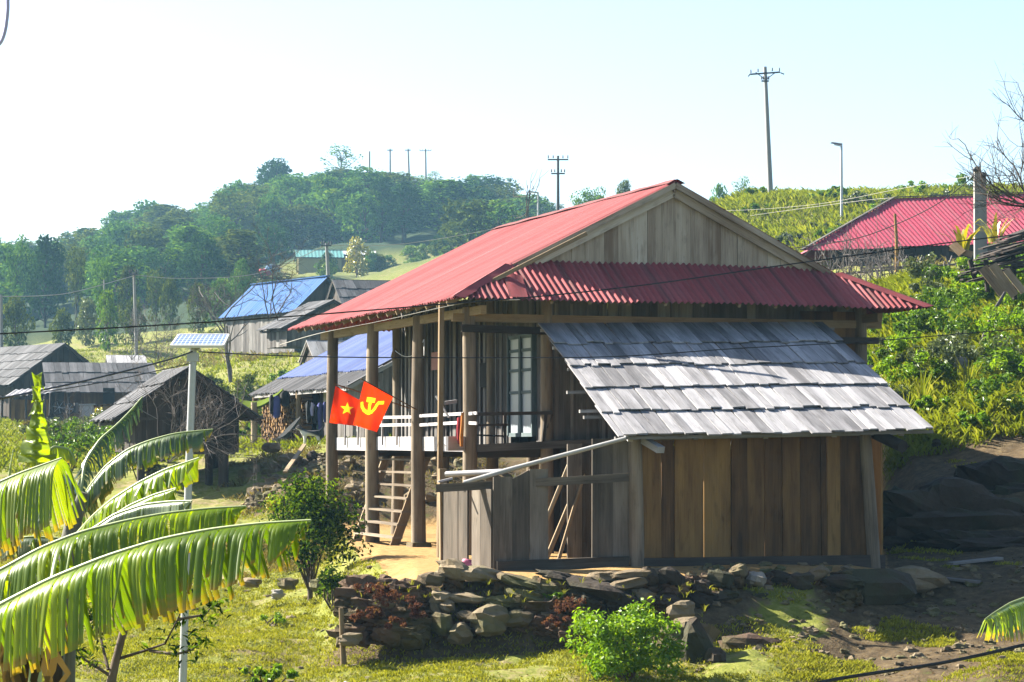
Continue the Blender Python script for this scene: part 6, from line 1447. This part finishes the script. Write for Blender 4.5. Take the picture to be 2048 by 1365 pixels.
# ------------------------------------------------------------------ grass
def grass(name, label, samp, n, h, w, mat, per=4, seed=0, spread=.05):
    rng = np.random.default_rng(seed); px, Y = samp(rng, n); x = (px - 1024) / F * Y; ok = yard_mask(x, Y) < .25; x, Y = x[ok], Y[ok]
    z = ground(x, Y); m = len(x); B = np.repeat(np.stack([x, Y, z], 1), per, 0); B[:, :2] += rng.normal(0, spread, (m * per, 2))
    n2 = m * per; a = rng.uniform(0, 6.28, n2); o = np.stack([np.cos(a), np.sin(a), np.zeros(n2)], 1); s_ = np.stack([-o[:, 1], o[:, 0], np.zeros(n2)], 1)
    sc = np.repeat(.5 + rng.random(m), per) * rng.uniform(.6, 1.2, n2); hh = (h * sc)[:, None]; ww = (w * np.sqrt(sc))[:, None] / 2
    p0 = B - s_ * ww; p1 = B + s_ * ww; p2 = B + o * hh * .45 + Zv * hh * .75 + s_ * ww * .6; p3 = B + o * hh * .9 + Zv * hh
    V = np.stack([p0, p1, p2, p3], 1).reshape(-1, 3); i = np.arange(n2) * 4
    f = np.concatenate([np.stack([i, i + 1, i + 2], 1), np.stack([i, i + 2, i + 3], 1)])
    mb = MB(); mb.add(V, f, None, np.repeat(np.repeat(rng.random(m), per) * .6 + .4 * rng.random(n2), 4)); return tag(mb.build(name, M[mat]), label, 'grass', None, 'stuff')
def n_near(px): return px.min() < 200
def patch(rng, px, Y, thr, sc=.7, k=7):
    if Y.max() < 57 and n_near(px): thr = thr + .55 * np.clip((px - 1580) / 120, 0, 1) * (Y > 31.5)
    x = (px - 1024) / F * Y; v = vnoise(x * sc, Y * sc, k) + .5 * vnoise(x * sc * 3, Y * sc * 3, k + 1); m = v > thr; return px[m], Y[m]
grass('lawn_grass', 'short patchy green grass on the sunny lawn and banks', lambda r, n: patch(r, r.uniform(-100, 2100, n), r.uniform(30, 56, n), -.30), 90000, .042, .016, 'grass', 5, 1)
grass('slope_grass', 'rough grass on the far green slopes', lambda r, n: (r.uniform(-300, 1300, n), r.uniform(66, 200, n) ), 26000, .20, .07, 'grasslong', 4, 2, .15)
grass('ridge_grass', 'long pale grass along the right ridge', lambda r, n: (r.uniform(1250, 2400, n), r.uniform(104, 168, n)), 22000, .38, .08, 'grasslong', 4, 3, .2)
grass('bank_grass', 'lush grass between the shrubs on the right bank', lambda r, n: (r.uniform(1735, 2100, n), 47.3 + 31 * r.random(n)), 9000, .2, .04, 'grasslong', 5, 4, .12)
grass('dry_grass', 'dry straw grass on the bank and terraces', lambda r, n: patch(r, r.uniform(440, 1000, n), r.uniform(46, 64, n), .05), 7000, .10, .025, 'strawgrass', 5, 5, .1)
grass('straw_grass', 'dry straw grass patches on the far slopes', lambda r, n: patch(r, r.uniform(60, 1900, n), r.uniform(85, 168, n), .18, .15), 12000, .3, .07, 'strawgrass', 4, 6, .2)
# weeds and clods on the earth bank left of the stones
tf = MB()
for i in range(110):
    px = rg.uniform(670, 1420); py = rg.uniform(1165, 1275); q = at(px, py, 34.95 + rg.uniform(-.15, .1)); blades(tf, q, 5, rg.uniform(.06, .16), .014, .12, rg, .4, 4)
tag(tf.build('weeds', M['grass']), 'thin weeds sprouting between the stones and earth of the bank', 'weeds', None, 'stuff')

for i, (px, py, w_, h_) in enumerate(((745, 1200, .7, .35), (790, 1225, .8, .4), (735, 1250, .6, .3), (835, 1245, .5, .3), (800, 1265, .7, .25), (1140, 1235, .5, .35), (1115, 1262, .5, .25))):
    shrub('red_weed', ['tangle of reddish brown weeds growing on the earth bank left of the stones', 'reddish brown weeds hanging between the middle stones of the bank'][px > 1000], at(px, py, 35.25 - .8 * (py - 1140) / 130), w_, h_, 'lf_red', 420, .05, 500 + i, ['reddish weeds left of the stones', 'reddish weeds between the stones'][px > 1000], 'weed', 8, False)
# fallen leaves and dry litter on the lawn and yard edge
n_ = 2600; px = RNG.uniform(380, 2080, n_); Yl = RNG.uniform(31.5, 46, n_); x = (px - 1024) / F * Yl; C = np.stack([x, Yl, ground(x, Yl) + .012], 1); C = C[yard_mask(x, Yl) < .6]
mb = MB(); leaves(mb, C, np.tile([0, 0, 3.0], (len(C), 1)), .055, .5, .2, RNG); tag(mb.build('leaf_litter', M['deadleaf']), 'dry fallen leaves scattered over the lawn and shaded soil', 'litter', None, 'stuff')
grass('sparse_grass', 'sparse tufts on the shaded soil in front of the shed', lambda r, n: patch(r, r.uniform(1560, 2100, n), r.uniform(31, 36.5, n), .02), 16000, .045, .016, 'grass', 5, 8)
# ------------------------------------------------------------------ the air
t = NT('haze_air'); pv = t.n('VolumePrincipled'); pv.inputs['Color'].default_value = (.36, .70, 1.0, 1); pv.inputs['Density'].default_value = .00022; pv.inputs['Anisotropy'].default_value = .2
t.l(pv.outputs[0], t.out.inputs['Volume'])
mb = MB(); a, b, c, d, e, f_ = -1100, 1600, -62, 902, -12, 66
zlo = float(_RZ.min()) - 9; 
mb.add([(a, c, zlo), (b, c, zlo), (b, d, zlo), (a, d, zlo), (a, c, f_), (b, c, f_), (b, d, f_), (a, d, f_)], np.array([(0, 3, 2, 1), (4, 5, 6, 7), (0, 1, 5, 4), (1, 2, 6, 5), (2, 3, 7, 6), (3, 0, 4, 7)]), None, 0)
hz = mb.build('haze', None); hz.data.materials.append(t.m); hz['kind'] = 'stuff'
